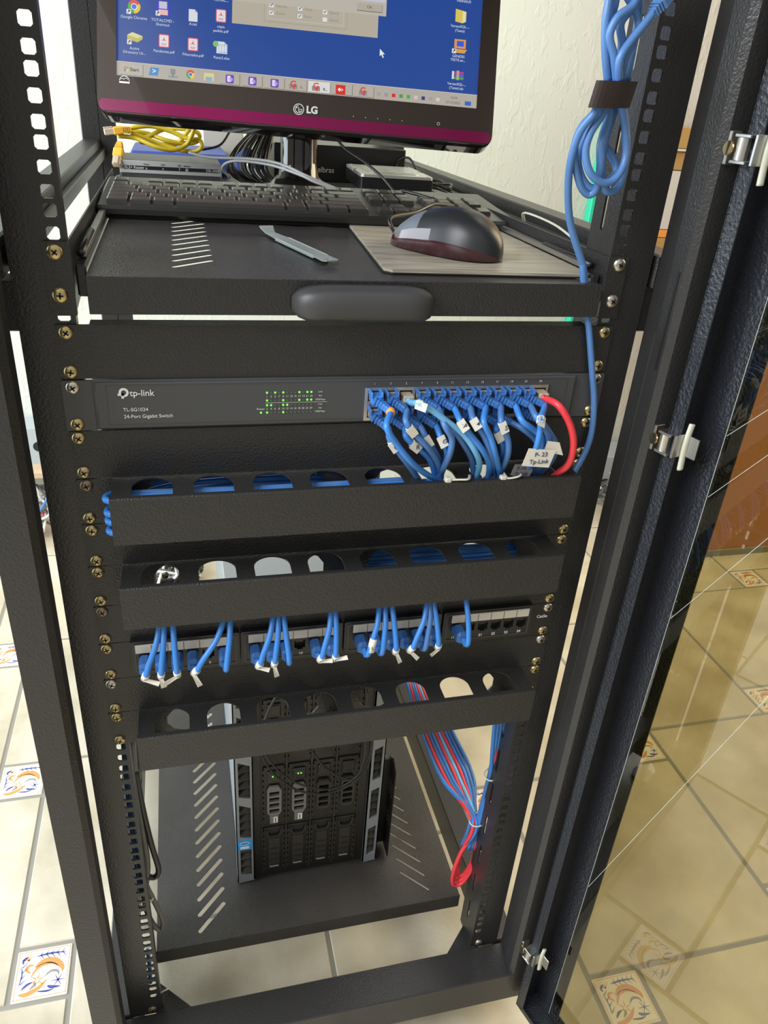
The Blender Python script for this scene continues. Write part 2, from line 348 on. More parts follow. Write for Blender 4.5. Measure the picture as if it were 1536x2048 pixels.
# ================================================================== THE SETTING
# floor: hopscotch of large tiles and small deco tiles standing in grout, one mesh
fl = MB(); LT, ST = 402.0, 88.0; G = 7.0
fl.box(-3400, 4200, -3200, 1730, FLOOR-30, FLOOR-2.0, 'grout')
ox, oy = -457.0, 117.0
def deco(mb, x, y, s):
    z = FLOOR+0.05
    def curve(pts, wd, mt):
        P = spline([(x+s*a, y+s*b, 0) for a, b in pts], 4); n = len(P); vs = []
        for i, p in enumerate(P):
            t = P[min(i+1, n-1)]-P[max(i-1, 0)]; t.normalize(); nn = Vector((-t.y, t.x, 0)); ww = wd*s*math.sin(math.pi*(0.08+0.9*i/(n-1)))
            vs += [(p.x+nn.x*ww, p.y+nn.y*ww, z), (p.x-nn.x*ww, p.y-nn.y*ww, z)]
        mb.add(vs, [(2*i, 2*i+1, 2*i+3, 2*i+2) for i in range(n-1)], mt)
    for k, (mt, e) in enumerate((('decoorange', 0.035), ('decoblue', 0.07))):
        if k == 0:
            for a in ((e, e, 1-e, e+.012), (e, 1-e-.012, 1-e, 1-e), (e, e, e+.012, 1-e), (1-e-.012, e, 1-e, 1-e)):
                mb.add([(x+s*a[0], y+s*a[1], z), (x+s*a[2], y+s*a[1], z), (x+s*a[2], y+s*a[3], z), (x+s*a[0], y+s*a[3], z)], [(0, 1, 2, 3)], mt)
    curve([(.12, .14), (.25, .12), (.45, .2), (.6, .35)], .045, 'decoorange'); curve([(.35, .62), (.5, .72), (.7, .7), (.85, .55), (.86, .45)], .06, 'decoorange')
    curve([(.3, .45), (.42, .62), (.62, .66), (.78, .58)], .03, 'decoorange')
    for a in range(6):
        t = a*1.047+.2; curve([(.42+.03*math.cos(t), .36+.03*math.sin(t)), (.42+.15*math.cos(t+.15), .36+.14*math.sin(t+.15))], .055, 'decoorange')
    for a in range(5):
        t = 1.0+a*.42; curve([(.22, .78), (.22+.17*math.cos(t), .76+.17*math.sin(t))], .04, 'decoorange')
    for a in range(6):
        t = a*1.047; curve([(.8, .3), (.8+.13*math.cos(t), .3+.13*math.sin(t))], .045, 'decoblue')
    for i in range(5): curve([(.42+.1*i, .84), (.47+.1*i, .93+.01*(i % 2))], .04, 'decoblue'); curve([(.44+.1*i, .84), (.5+.1*i, .76)], .04, 'decoblue')
    curve([(.36, .84), (.6, .86), (.9, .84)], .02, 'decoblue'); curve([(.28, .52), (.2, .6), (.24, .68), (.34, .66)], .03, 'decoorange'); curve([(.55, .42), (.66, .5), (.78, .47), (.8, .38)], .025, 'grout'); curve([(.3, .2), (.38, .28), (.36, .34)], .025, 'grout'); curve([(.62, .22), (.7, .18), (.86, .17)], .03, 'decoblue'); curve([(.16, .22), (.24, .3), (.34, .34)], .025, 'decoblue'); curve([(.2, .86), (.12, .8), (.13, .72)], .025, 'decoblue')
    for i in range(4): curve([(.12, .33+.11*i), (.22, .42+.11*i)], .045, 'decoblue')
    curve([(.1, .3), (.13, .5), (.1, .7)], .012, 'decoblue'); curve([(.45, .14), (.62, .12), (.75, .14)], .02, 'decoblue')
for i in range(-12, 14):
    for j in range(-12, 12):
        x = ox+i*LT-j*ST; y = oy+i*ST+j*LT
        if -3300 < x < 4100 and -3100 < y < 1690:
            fl.box(x+G/2, x+ST-G/2, y+G/2, y+ST-G/2, FLOOR-3, FLOOR, 'decobase', 1.2)
            if y+ST < 1500 and -1500 < x < 2600: deco(fl, x+G/2, y+G/2, ST-G)
        bx, by = x-LT, y
        if -3400 < bx < 3800 and -3200 < by < 1700:
            y1 = min(by+LT-G/2, 1725)
            if y1 > by+20: fl.box(bx+G/2, bx+LT-G/2, by+G/2, y1, FLOOR-4, FLOOR, 'tile', 2.0)
struct(fl.build('floor'))
struct(MB().box(-3400, 1500, 1700, 1760, FLOOR-2, 1700, 'wall').build('wall_back'))
struct(MB().box(1420, 4200, 1140, 1700, FLOOR, 1700, 'terra', 3).build('wall_right'))
struct(MB().box(1428, 4200, 1133, 1140, FLOOR, FLOOR+22, 'grout').build('baseboard_right'))

# ================================================================== RACK CABINET
rack = thing('rack_cabinet', 'black open equipment rack cabinet on the tiled floor holding all the shelves and panels', 'rack', (0, 450, -957))
def rail_holes(z0, z1):
    hs = []
    for k in range(-14, 24):
        for d in (0, 15.875, 31.75):
            z = -P1U*k-d
            if z0+8 < z < z1-8: hs.append(z)
    return hs
TOPZ = 470
for sx in (-1, 1):
    mb = MB(); z0, z1 = -900, TOPZ
    zc_ = rail_holes(-878, z1); sgx = sx*232.5; w0 = 5.6
    c = 1.6; a = 4.7; hs = []
    for z in rail_holes(-878, z1):
        x = sx*232.5
        hs.append([(x-a, z-a+c), (x-a+c, z-a), (x+a-c, z-a), (x+a, z-a+c), (x+a, z+a-c), (x+a-c, z+a), (x-a+c, z+a), (x-a, z+a-c)])
    xs = sorted((sx*224, sx*266))
    cell = sorted(hs, key=lambda h: h[0][1]); cz = [sum(q[1] for q in h)/8 for h in cell]; lo = z0
    for i, h in enumerate(cell):          # one frame of sheet metal round each square hole
        hi = (cz[i]+cz[i+1])/2 if i+1 < len(cell) else z1
        mb.plate([(sgx-w0, lo), (sgx+w0, lo), (sgx+w0, hi), (sgx-w0, hi)], [h], (0, 0, 0), (1, 0, 0), (0, 0, 1), 2.0, 'paintside'); lo = hi
    mb.box(xs[0], sgx-w0, 0, 2, z0, z1, 'paintside'); mb.box(sgx+w0, xs[1], 0, 2, z0, z1, 'paintside')
    # inner flange with long slots going back
    sl = [slot(26, z, 26, z+34, 2.6) for z in range(-860, 430, 62)]
    fw = 46 if sx > 0 else 12
    mb.plate([(2.05, z0), (fw, z0), (fw, z1), (2.05, z1)], sl if sx > 0 else [], (sx*224+(2 if sx > 0 else 0), 0, 0), (0, 1, 0), (0, 0, 1), 2, 'paintside')
    mb.box(sx*264.2, sx*266, 2.1, 75, z0, z1, 'paintside')
    r = mb.build('mounting_rail', rack); ORG[r.name] = ORG[rack.name]
    for zz in ((-889,) if sx < 0 else (-889,)): screw(sx*236, -.2, zz, r, 'bronze' if sx < 0 else 'nickel')
    # front corner post, folded section
    mb = MB(); x0, x1 = sx*267.5, sx*300
    pf = [(300, -53), (272.5, -53), (267, -47.5), (266.5, -30), (268, -27), (272, -25.5), (272, -3), (300, -3)]
    pf = [(sx*a_, b_) for a_, b_ in pf]
    if sx > 0: pf = pf[::-1]
    mb.plate(pf, [], (0, 0, TOPZ), (1, 0, 0), (0, 1, 0), TOPZ+894.5, 'paintside')
    if sx > 0: mb.box(266.2, 267.2, -44, -41, 22, 108, 'dark')
    else: mb.add([(x_, -53.15, z_) for x_, z_ in slot(-297, -44, -290, -44, 2.6)], [tuple(range(12))], 'dark')
    mb.build('front_post', rack)
    # side beam with stepped section, inner slide ledge
    mb = MB()
    mb.box(sx*270, sx*298, -2, 1000, 84, 114, 'paint', 1.5)
    mb.box(sx*262, sx*270, 40, 1000, 84, 100, 'paint', 1)
    mb.box(sx*263, sx*297, 2, 30, 44, 82, 'paint', 1)
    mb.build('side_beam', rack)
    mb = MB(); mb.box(sx*262, sx*298, 2, 1000, -957, -897, 'paintside', 1.5)
    # triangular gusset at the corner
    mb.add([(sx*185, -4, -896.5), (sx*232, -4, -896.5), (sx*232, 42, -896.5), (sx*185, -4, -899), (sx*232, -4, -899), (sx*232, 42, -899)], [(0, 1, 2), (3, 5, 4), (0, 2, 5, 3), (0, 3, 4, 1), (1, 4, 5, 2)], 'paintside')
    mb.build('bottom_side_beam', rack)
    mb = MB(); mb.box(sx*268, sx*300, 985, 1015, -957, TOPZ, 'paintside', 1.5)
    mb.box(sx*240, sx*268, 985, 987, -900, TOPZ, 'paintside')
    mb.build('rear_post', rack)
mb = MB(); mb.box(-300, 300, -53, -3, -957, -895, 'paintside', 1.6); mb.build('bottom_front_bar', rack)
mb = MB(); mb.box(-300, 300, 985, 1015, -957, -895, 'paintside', 1.6); mb.build('bottom_rear_bar', rack)
mb = MB(); mb.box(-300, 300, -53, 1015, TOPZ, TOPZ+22, 'paintside', 2); mb.build('top_panel', rack)
for fx in (-270, 270):
    for fy in (40, 970):
        MB().cyl((fx, fy, FLOOR), (0, 0, 1), 22, 12, 'plastic').cyl((fx, fy, FLOOR+12), (0, 0, 1), 7, 47, 'steel').build('levelling_foot', rack)

# open glass door hinged on the right post
DU = Vector((0.285, -0.9585, 0)); DN = Vector((0.9585, 0.285, 0)); D0 = Vector((283, -67, 0))
TD = Matrix(((DU.x, DN.x, 0, D0.x), (DU.y, DN.y, 0, D0.y), (0, 0, 1, 0), (0, 0, 0, 1)))
mb = MB(TD); Z0, Z1, WD = -956, TOPZ+10, 560
mb.box(-4, 9.5, 0, 1.6, Z0, Z1, 'door', .5); mb.box(-4, -2.4, 0, 37, Z0, Z1, 'door'); mb.box(-4, 46, 35.5, 37.5, Z0, Z1, 'door', .4)
mb.box(WD-9.5, WD+4, 0, 1.6, Z0, Z1, 'door', .5); mb.box(WD+2.4, WD+4, 0, 37, Z0, Z1, 'door'); mb.box(WD-46, WD+4, 35.5, 37.5, Z0, Z1, 'door', .4)
for za, zb in ((Z0, Z0+1.6), (Z1-1.6, Z1)): mb.box(-2.4, WD+2.4, 0, 36, za, zb, 'door')
mb.box(-4, WD+4, 0, 1.6, Z0, Z0+9, 'door'); mb.box(46, WD-46, 35.5, 37.5, Z0, Z0+18, 'door'); mb.box(46, WD-46, 35.5, 37.5, Z1-46, Z1, 'door')
door = mb.build('door_frame', rack); door['label'] = 'blue-black swung open door frame'
mb = MB(TD); mb.box(33, WD-33, 31, 35, Z0+8, Z1-30, 'glass')
gl = mb.build('glass_pane', door); gl['label'] = 'tinted glass pane'
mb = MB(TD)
mb.box(32.7, 33.0, 30.6, 31.0, Z0+8, Z1-30, 'paleline')
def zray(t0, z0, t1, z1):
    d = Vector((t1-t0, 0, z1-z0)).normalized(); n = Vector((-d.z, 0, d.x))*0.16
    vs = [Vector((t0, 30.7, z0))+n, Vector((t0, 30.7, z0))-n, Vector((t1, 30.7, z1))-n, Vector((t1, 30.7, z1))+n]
    mb.add(vs, [(0, 1, 2, 3)], 'paleline')
for t0, z0 in ((34, -24), (34, -86), (34, -226), (34, -655)): zray(t0, z0, 300, 300)  # fan of thin pale lines across the pane, meeting at one point
mb.build('pale_lines', gl)
for hz in (205, -39, -826):
    mb = MB(TD)
    mb.box(-8, 6, -9, 4, hz+8, hz+10.5, 'steel', .4); mb.box(-8, 6, -9, 4, hz-10.5, hz-8, 'steel', .4)
    mb.box(-16, -13, -6, 8, hz-12, hz+12, 'steel', .4); mb.box(8, 10.5, -6, 12, hz-11, hz+11, 'steel', .4)
    mb.cyl((-3, -3, hz-8), (0, 0, 1), 5.5, 16, 'silver'); mb.cyl((-12, -7, hz), (-.3, -1, 0.1), 5.4, 1.5, 'brass')
    mb.box(-12.5, -11.5, -9.4, -8.4, hz-5, hz+5, 'dark')
    mb.box(12, 24, 8, 10, hz-10, hz+10, 'steel', .4)
    mb.tube([(12, 9, hz-24), (12, 8, hz-14), (12, 7, hz), (12, 8, hz+14), (12, 9, hz+21)], 3.6, 'tie', 10, 4, flat=.6)
    mb.build('hinge', door)

# ================================================================== BLANK PANELS, SWITCH, DUCTS, PATCH PANEL
def panel_plate(mb, k, mt='paint', holes=(), x=240.5):
    mb.plate(rrect(-x, x, zbot(k), ztop(k), 3), holes, (0, -2.2, 0), (1, 0, 0), (0, 0, 1), 2.0, mt)
SM = {-1: 'bbbb', 1: 'bbbb', 3: 'gggg', 5: 'tbbb', 7: 'nbnb', 2: 'tggg', 4: 'ggbb', 6: 'ggnb', 8: 'bbbb'}
SMM = dict(b='brass', g='brass', t='bronze', n='nickel')
def side_screws(k, parent, sides=(-1, 1)):
    for i, (sx, dz) in enumerate(((-1, 0), (-1, -31.75), (1, 0), (1, -31.75))):
        if sx in sides: screw(sx*232.5+random.uniform(-.8, .8), -2.2, -P1U*k+dz, parent, SMM[SM.get(k, 'bbbb')[i]])
bl_lab = {-1: ('blank_panel', 'textured black blank rack panel under the pull-out keyboard shelf'), 1: ('blank_panel', 'black blank rack panel directly below the network switch, behind the hanging blue cords'),
          3: ('blank_panel', 'black blank rack panel between the topmost and the middle cable duct'), 5: ('blank_panel', 'black blank rack panel between the middle cable duct and the patch panel'), 7: ('blank_panel', 'black blank rack panel between the patch panel and the lowest cable duct')}
for k, (nm, lb) in bl_lab.items():
    t = thing(nm, lb, 'rack panel', (0, 0, zbot(k)), 'blank rack filler panels')
    mb = MB(); panel_plate(mb, k); mb.box(-215, 215, 0, 14, ztop(k)-1.4, ztop(k)-.2, 'paint'); mb.build('panel_face', t); side_screws(k, t)

HX = [-177, -126, -75.5, -25, 25.5, 76, 127, 178]
def dshape(cx, cy, r, yf, n=14):
    pts = [(cx+r*math.cos(math.pi*k/n), cy+r*math.sin(math.pi*k/n)) for k in range(n+1)]
    return pts+[(cx-r, yf), (cx+r, yf)]
for k, lb in ((2, 'black cable duct with blue cables looping out of its left end, topmost of three'), (4, 'black cable duct just above the patch panel, middle of three'), (8, 'black cable duct below the patch panel, lowest of three, no cables inside')):
    t = thing('cable_duct', lb, 'cable duct', (0, -20, zbot(k)), 'horizontal cable ducts')
    zt, zb = ztop(k), zbot(k); mb = MB(); zc = zt-21; r = 17
    ob = [slot(-184+r, zc+2, -22-r, zc+2, r), slot(22+r, zc+2, 184-r, zc+2, r)]
    panel_plate(mb, k, 'paint', ob); mb.build('back_plate', t)
    mb = MB(); hs = [dshape(x, -21.5, 16.8, -37.5) for x in HX]
    mb.plate([(-210, -42), (214, -42), (214, -2.4), (-210, -2.4)], hs, (0, 0, zt), (1, 0, 0), (0, 1, 0), 1.2, 'paint')
    for bx in (-202, -50, 60, 205): mb.cyl((bx, -39.7, zt), (0, 0, 1), 1.8, .6, 'steel', 10)
    mb.build('top_plate', t)
    mb = MB(); mb.plate([(-210, -42), (214, -42), (214, -2.4), (-210, -2.4)], hs, (0, 0, zb+1.4), (1, 0, 0), (0, 1, 0), 1.2, 'paint'); mb.build('bottom_plate', t)
    mb = MB(); mb.box(-211, 215, -44, -42.2, zb, zt+.6, 'paint', .5); mb.box(-211, 215, -43, -38.2, zt+.1, zt+1.0, 'paint', .2); mb.build('front_cover', t)
    side_screws(k, t)

# ---- network switch
sw = thing('network_switch', 'charcoal 24 port network switch with green status lights, blue cords plugged in', 'network switch', (0, 80, zbot(0)))
mb = MB(); mb.box(-218, 212, -4, 170, -37, 5.4, 'switch', .8); mb.box(-216, 210, -6.8, -4, -35.5, 4.5, 'switch', 1.2); mb.build('body', sw)
mb = MB(); mb.plate(rrect(-208, 202, -32.5, 3.2, 2.5), [rrect(-206.8, 200.8, -31.3, 2.0, 2)], (0, -7.0, 0), (1, 0, 0), (0, 0, 1), .3, 'plasticgrey'); mb.build('face_groove', sw)
for sx in (-1, 1):
    mb = MB(); xs = (-241, -217) if sx < 0 else (211.5, 241); mb.plate(rrect(xs[0], xs[1], -37.5, 5.6, 1.5), [], (0, -3.2, 0), (1, 0, 0), (0, 0, 1), 3, 'switch')
    ear = mb.build('mounting_ear', sw)
    for dz in (0, -31.75): screw(sx*232.5, -3.2, dz, sw, 'nickel' if (sx < 0 and dz == 0) or sx > 0 and dz == 0 else 'brass')
YF = -7.3
text('tp-link', 5.4, (-189.2, YF, -4.4), 'white', sw, 'logo_lettering', align='LEFT', bold=.06)
mb = MB(); ring = [(-193.8+3.9*math.cos(a*math.pi/12), -3.6+3.9*math.sin(a*math.pi/12)) for a in range(24)]; inn = [(-193.8+2.0*math.cos(a*math.pi/12), -3.6+2.0*math.sin(a*math.pi/12)) for a in range(24)]
mb.plate(ring, [inn], (0, YF, 0), (1, 0, 0), (0, 0, 1), .2, 'white'); mb.box(-198.6, -193.8, YF-.3, YF-.1, -6.2, -4.3, 'white'); mb.box(-195.8, -193.8, YF-.3, YF-.1, -8.6, -4.3, 'white'); mb.build('logo_mark', sw)
text('TL-SG1024', 3.1, (-195.5, YF, -18.6), 'white', sw, align='LEFT'); text('24-Port Gigabit Switch', 3.1, (-195.5, YF, -24.6), 'white', sw, align='LEFT')
on_t = {1, 5, 9, 17, 21, 23}; 
def led(x, z, on):
    MB().cyl((x, YF+.2, z), (0, -1, 0), .85, .4, 'led' if on else 'ledoff', 10).build('status_light', sw)
for i in range(12):
    x = -78+3.46*i; n1 = 2*i+1; n2 = 2*i+2
    led(x, -6, n1 in on_t); led(x, -13, n1 in {1, 9, 17, 21, 23})
    led(x, -17.3, n2 in {2, 4, 10, 12}); led(x, -24, n2 in {2, 10})
    text(str(n1), 1.75, (x, YF, -9.6), 'greyprint', sw); text(str(n2), 1.75, (x, YF, -20.7), 'greyprint', sw)
led(-83.2, -24, True); text('Power', 1.9, (-83.4, YF, -20.7), 'greyprint', sw)
MB().box(-79, -26, YF-.1, YF+.1, -15.3, -15.0, 'greyprint').build('divider_line', sw)
for z, s_ in ((-6, 'Link'), (-9.5, 'Act'), (-13, '1000Mbps'), (-17.3, 'Link'), (-20.7, 'Act'), (-24, '1000Mbps')):
    text(s_, 1.6, (-32, YF, z), 'greyprint', sw)
for n in range(1, 24, 2): text(str(n), 2.1, (16+7.18*(n-1), YF, 0.2), 'greyprint', sw)
mb = MB(); PX = [16+14.36*i for i in range(12)]
hs = []
for x in PX:
    for z in (-10.4, -26.0): hs.append([(x-5.8, z-4.8), (x+5.8, z-4.8), (x+5.8, z+4.8), (x-5.8, z+4.8)])
mb.plate([(7.2, -33.6), (182, -33.6), (182, -2.8), (7.2, -2.8)], hs, (0, -8.6, 0), (1, 0, 0), (0, 0, 1), 4, 'silver')
mb.build('port_block', sw)
for x in PX:
    for z in (-10.4, -26.0): MB().box(x-5.8, x+5.8, -8.0, -7.6, z-4.8, z+4.8, 'dark').build('port', sw)

# ---- patch panel
pp = thing('patch_panel', 'black 24 port patch panel with white label strips, under the middle cable duct', 'patch panel', (0, 0, zbot(6)))
mb = MB(); panel_plate(mb, 6, 'plastic'); mb.build('panel_face', pp); side_screws(6, pp)
zt = ztop(6)
MOD = [(-211, -107), (-105.5, -1.5), (0.5, 106), (108.5, 212)]
STR = [(-206.5, -115.5), (-98, -8), (9.5, 99), (117.5, 207)]
JX = [[-198+15.1*i for i in range(6)], [-91.5+15.2*i for i in range(6)], [17+15.1*i for i in range(6)], [124.5+15.15*i for i in range(6)]]
for m in range(4):
    mb = MB(); a, b = MOD[m]; jh = [[(x-5.6, -283), (x-3, -283), (x-3, -285), (x+3, -285), (x+3, -283), (x+5.6, -283), (x+5.6, -273.5), (x-5.6, -273.5)] for x in JX[m]]
    mb.plate(rrect(a, b, -296.5, -256.5, 2), jh, (0, -9, 0), (1, 0, 0), (0, 0, 1), 6.8, 'plastic')
    mb.plate(rrect(a+3, b-3, -294, -259, 2), [rrect(a+4.4, b-4.4, -292.6, -260.4, 1.5)], (0, -9.6, 0), (1, 0, 0), (0, 0, 1), .7, 'plasticgrey')
    md = mb.build('jack_module', pp)
    mb = MB(); s0, s1 = STR[m]; mb.box(s0, s1, -10.4, -9.2, -270, -260, 'strip', .3)
    for i in range(1, 6): xx = s0+(s1-s0)*i/6; mb.box(xx-.35, xx+.35, -10.6, -10.3, -269.6, -260.4, 'greycable')
    mb.build('label_strip', md)
    for x in JX[m]:
        mb = MB(); mb.box(x-5.6, x+5.6, -3.2, -2.6, -285, -273.5, 'dark')
        for q in range(5): mb.box(x-3.6+1.6*q, x-3.1+1.6*q, -7.5, -3.2, -276, -275.4, 'brass')
        mb.build('jack', md)
def jx(n): return JX[(n-1)//6][(n-1) % 6]
for n in (5, 10, 19, 20, 21, 22, 23, 24): text(str(n), 3.2, (jx(n)-(3 if n == 19 else 1.5 if n > 19 else -1), -9.2, -290.2), 'white', pp, bold=.08)
text('Cat5e', 3.8, (228, -2.4, -278.3), 'white', pp, bold=.12)

# ================================================================== PULL-OUT SHELF AND WHAT LIES ON IT
tray = thing('pull_out_shelf', 'black sliding rack shelf with slanted vent slots carrying monitor and keyboard', 'shelf', (0, 340, 62))
mb = MB(); hs = []
for i in range(12):
    yy = 22+23.6*i; hs.append(slot(-148, yy+4, -118, yy+31, 2.6)); hs.append(slot(148, yy+4, 118, yy+31, 2.6))
for i in range(6): yy = 560+23.6*i; hs.append(slot(-148, yy+4, -118, yy+33, 2.1))
mb.plate([(-212, -15), (212, -15), (212, -9), (197, 12), (212, 20), (212, 900), (-212, 900)], hs, (0, 0, 90), (1, 0, 0), (0, 1, 0), 0.5, 'shelf')
mb.build('shelf_board', tray)
mb = MB(); mb.box(-212, 213, -15.4, -13.8, 62, 90.4, 'paint', .5); mb.box(-212, 212, -14, -3, 62, 63.2, 'paint'); mb.build('front_lip', tray)
mb = MB(); n = 14; rings = []
for i in range(23):                      # moulded handle: lofted rounded section swelling towards both ends
    u = -1+2*i/22; x = 60*u; e = (1-abs(u)**6)**.5 if abs(u) < 1 else 0.0
    e = max(e, .28); low = 2.5*max(0, (abs(u)-.55)/.45)**.6 if abs(u) > .55 else 0
    hz = 14.0*e+low*.5; dy = 22*e
    rings.append([(x*(.985 if abs(u) == 1 else 1), -15.5-dy*max(0, math.cos(a))**.6 if math.cos(a) > 0 else -15.5, 74.0-low*.6+hz*math.copysign(abs(math.sin(a))**.55, math.sin(a))) for a in [2*math.pi*j/n for j in range(n)]])
vs = [p for r in rings for p in r]; fs = [(i*n+j, i*n+(j+1) % n, (i+1)*n+(j+1) % n, (i+1)*n+j) for i in range(22) for j in range(n)]+[tuple(range(n)), tuple(22*n+j for j in range(n))]
mb.add(vs, fs, 'plasticgrey', True); mb.build('handle', tray)
for sx in (-1, 1):
    mb = MB(); x0 = sx*223
    mb.plate([(0, 57), (0, 111), (560, 108), (560, 86), (60, 62)], [], (x0+(.8 if sx > 0 else -.8), 0, 0), (0, 1, 0), (0, 0, 1), 1.4, 'paint')
    xs = sorted((sx*241, sx*222)); mb.plate(rrect(xs[0], xs[1], 57.5, 112, 1.5), [], (0, -2.4, 0), (1, 0, 0), (0, 0, 1), 2.2, 'paint')
    br = mb.build('slide_bracket', tray)
    mb = MB(); mb.box(sx*214, sx*220, 30, 560, 95, 100, 'silver' if sx > 0 else 'steel', .5); mb.box(sx*213, sx*221, 6, 640, 70, 94, 'paintside', 1.5); mb.tube([(sx*217.5, 20, 100), (sx*217.5, 120, 100)], 3, 'plastic', 8, 1)
    mb.build('slide_rail', tray)
    for z in (104.8, 73.1): screw(sx*232.7, -2.4, z, tray, 'nickel' if sx > 0 else 'brass', r=6.0)
ZS = 90.6

# ---- monitor
mon = thing('monitor', 'wide black and plum computer monitor showing a blue desktop, on the pull-out shelf', 'monitor', (45, 540, ZS))
mp = Vector((14.8, 448.1, 215.7)); 
RM = Matrix(((0.988, 0.1400, 0.069), (-0.155, 0.923, 0.351), (-0.014, -0.358, 0.934)))
c0 = RM.col[0].normalized(); c1 = (RM.col[1]-c0*RM.col[1].dot(c0)).normalized(); c2 = c0.cross(c1)
TM = Matrix(((c0.x, c1.x, c2.x, mp.x), (c0.y, c1.y, c2.y, mp.y), (c0.z, c1.z, c2.z, mp.z), (0, 0, 0, 1)))
# local: x along screen (centre 0), y into the screen, z up from screen bottom
mb = MB(TM); sw_, sh = 221.5, 249
def rr3(x0, x1, z0, z1, r): return rrect(x0, x1, z0, z1, r, 6)
mb.plate(rr3(-244, 244, -43, 278, 15), [[(-sw_, 0), (sw_, 0), (sw_, sh), (-sw_, sh)]], (0, -3, 0), (1, 0, 0), (0, 0, 1), 8, 'bezel')
mb.build('bezel', mon)
mb = MB(TM); mb.plate(rr3(-242, 242, -41, -27.5, 6.5), [], (0, -3.5, 0), (1, 0, 0), (0, 0, 1), .6, 'plum'); mb.build('bezel_band', mon)
mb = MB(TM); mb.plate(rr3(-245.5, 245.5, -45, 279.5, 16), [], (0, 4, 0), (1, 0, 0), (0, 0, 1), 22, 'gloss'); mb.box(-110, 110, 24, 48, 0, 150, 'plastic', 12)
mb.build('rear_shell', mon)
BL = (0.018, 0.072, 0.34)
mb = MB(TM); mb.box(-sw_, sw_, 0.0, 3.6, 0, sh, scr(BL)); scn = mb.build('screen', mon)
def sq(u0, u1, v0, v1, c, name='screen_window', d=0.12, par=None, b=0):
    mb = MB(TM); mb.box(u0-sw_, u1-sw_, -d, 0.02, v0, v1, scr(c)); return mb.build(name, scn)
def stext(b, size, u, v, c=(.75, .8, .9), align='CENTER', d=0.35, bold=0.0, name='screen_text'):
    L = TM @ Vector((u-sw_, -d, v)); R_ = Matrix((c0, -c2*-1, c1)).transposed()
    Tm = Matrix(((c0.x, c2.x, -c1.x, 0), (c0.y, c2.y, -c1.y, 0), (c0.z, c2.z, -c1.z, 0), (0, 0, 0, 1)))
    Tm = Matrix.Translation(V(*L)-ORG[mon.name]) @ Tm
    o = text(b, size*(.84 if size < 6 else 1), None, scr(c) if not isinstance(c, str) else c, mon, name, T=Tm, depth=.02, align=align, bold=bold)
    if o is not None: o.parent = scn
    return o
TAN = (0.52, 0.47, 0.38)
sq(135.4, 313.5, 72.5, 170, TAN); sq(173.8, 174.2, 78.5, 170, (.25, .22, .18)); sq(274.3, 274.7, 78.5, 170, (.25, .22, .18)); sq(173.8, 274.7, 78.3, 78.8, (.25, .22, .18)); sq(178, 270.5, 82, 82.4, (.8, .76, .66)); sq(270.2, 270.6, 82, 120, (.8, .76, .66)); sq(178, 178.4, 82, 120, (.8, .76, .66))
for u, v, s_, ck in ((182.5, 97.2, 'Segunda', 1), (217, 96.6, 'Terça', 1), (247.6, 95.7, 'Quarta', 1), (182.5, 88.8, 'Quinta', 1), (217, 88.2, 'Sexta', 1), (247.6, 87.2, 'Sábado', 0)):
    if v < 96.8 or True:
        sq(u-2.7, u+2.7, v-2.3, v+2.3, (.85, .85, .85), 'check_box', .25)
        if ck:
            mb = MB(TM)
            mb.plate([(u-sw_-1.8, v+.2), (u-sw_-.6, v-1.4), (u-sw_+1.9, v+1.6), (u-sw_+1.2, v+1.9), (u-sw_-.6, v-.3), (u-sw_-1.2, v+.6)], [], (0, -.4, 0), (1, 0, 0), (0, 0, 1), .1, scr((.03, .03, .03))); mb.build('check_mark', scn)
        stext(s_, 3.6, u+5, v, (.30, .27, .22), 'LEFT')
sq(60+78.5, 323, 98.1, 175, (.56, .52, .45), d=.3); sq(62+78.5, 321.5, 113.5, 175, (.62, .62, .72), d=.34)
sq(286.5, 318, 102, 110.6, (.50, .46, .38), 'ok_button', .5); sq(286.5, 318, 101.4, 102, (.12, .11, .09), 'ok_button', .5); sq(317.6, 318.2, 101.4, 110.6, (.12, .11, .09), 'ok_button', .5); stext('OK', 4, 302, 106.4, (.08, .07, .05), d=.7)
# desktop icons
def shape(pts, c, d=.3, name='desktop_icon'):
    mb = MB(TM); mb.plate([(p[0]-sw_, p[1]) for p in pts], [], (0, -d, 0), (1, 0, 0), (0, 0, 1), .1, scr(c)); return mb.build(name, scn)
def disc(u, v, r, c, d=.3, a0=0, a1=360, r0=0):
    n = 20; pts = [(u+r*math.cos(math.radians(a0+(a1-a0)*k/n)), v+r*math.sin(math.radians(a0+(a1-a0)*k/n))) for k in range(n+(0 if a1-a0 == 360 else 1))]
    if a1-a0 != 360: pts.append((u, v))
    return shape(pts, c, d)
def arrow(u, v): sq(u-2.6, u+2.6, v-2.6, v+2.6, (.85, .85, .88), 'shortcut_arrow', .5); shape([(u-1.6, v-1.6), (u-.9, v-1.8), (u+.4, v+.2), (u+1.4, v-.6), (u+1.5, v+1.8), (u-1, v+1.6), (u-.2, v+.9)], (.02, .02, .05), .6, 'shortcut_arrow')
def wheel(u, v, r): 
    disc(u, v, r, (.85, .08, .04), .3, 30, 150); disc(u, v, r, (.08, .42, .08), .3, 150, 270); disc(u, v, r, (.90, .60, .03), .3, 270, 390); disc(u, v, r*.5, (.9, .9, .9), .4); disc(u, v, r*.38, (.05, .2, .75), .5)
wheel(20, 79.5, 7.4); arrow(13.8, 73.6); stext('Google Chrome', 4.0, 19.8, 67.4)
sq(46, 61.5, 73, 88.5, (.05, .04, .62), 'desktop_icon', .3); sq(49, 58.5, 80.5, 88.5, (.62, .62, .75), 'desktop_icon', .4); sq(48.5, 59.5, 73.4, 79.5, (.85, .35, .35), 'desktop_icon', .4)
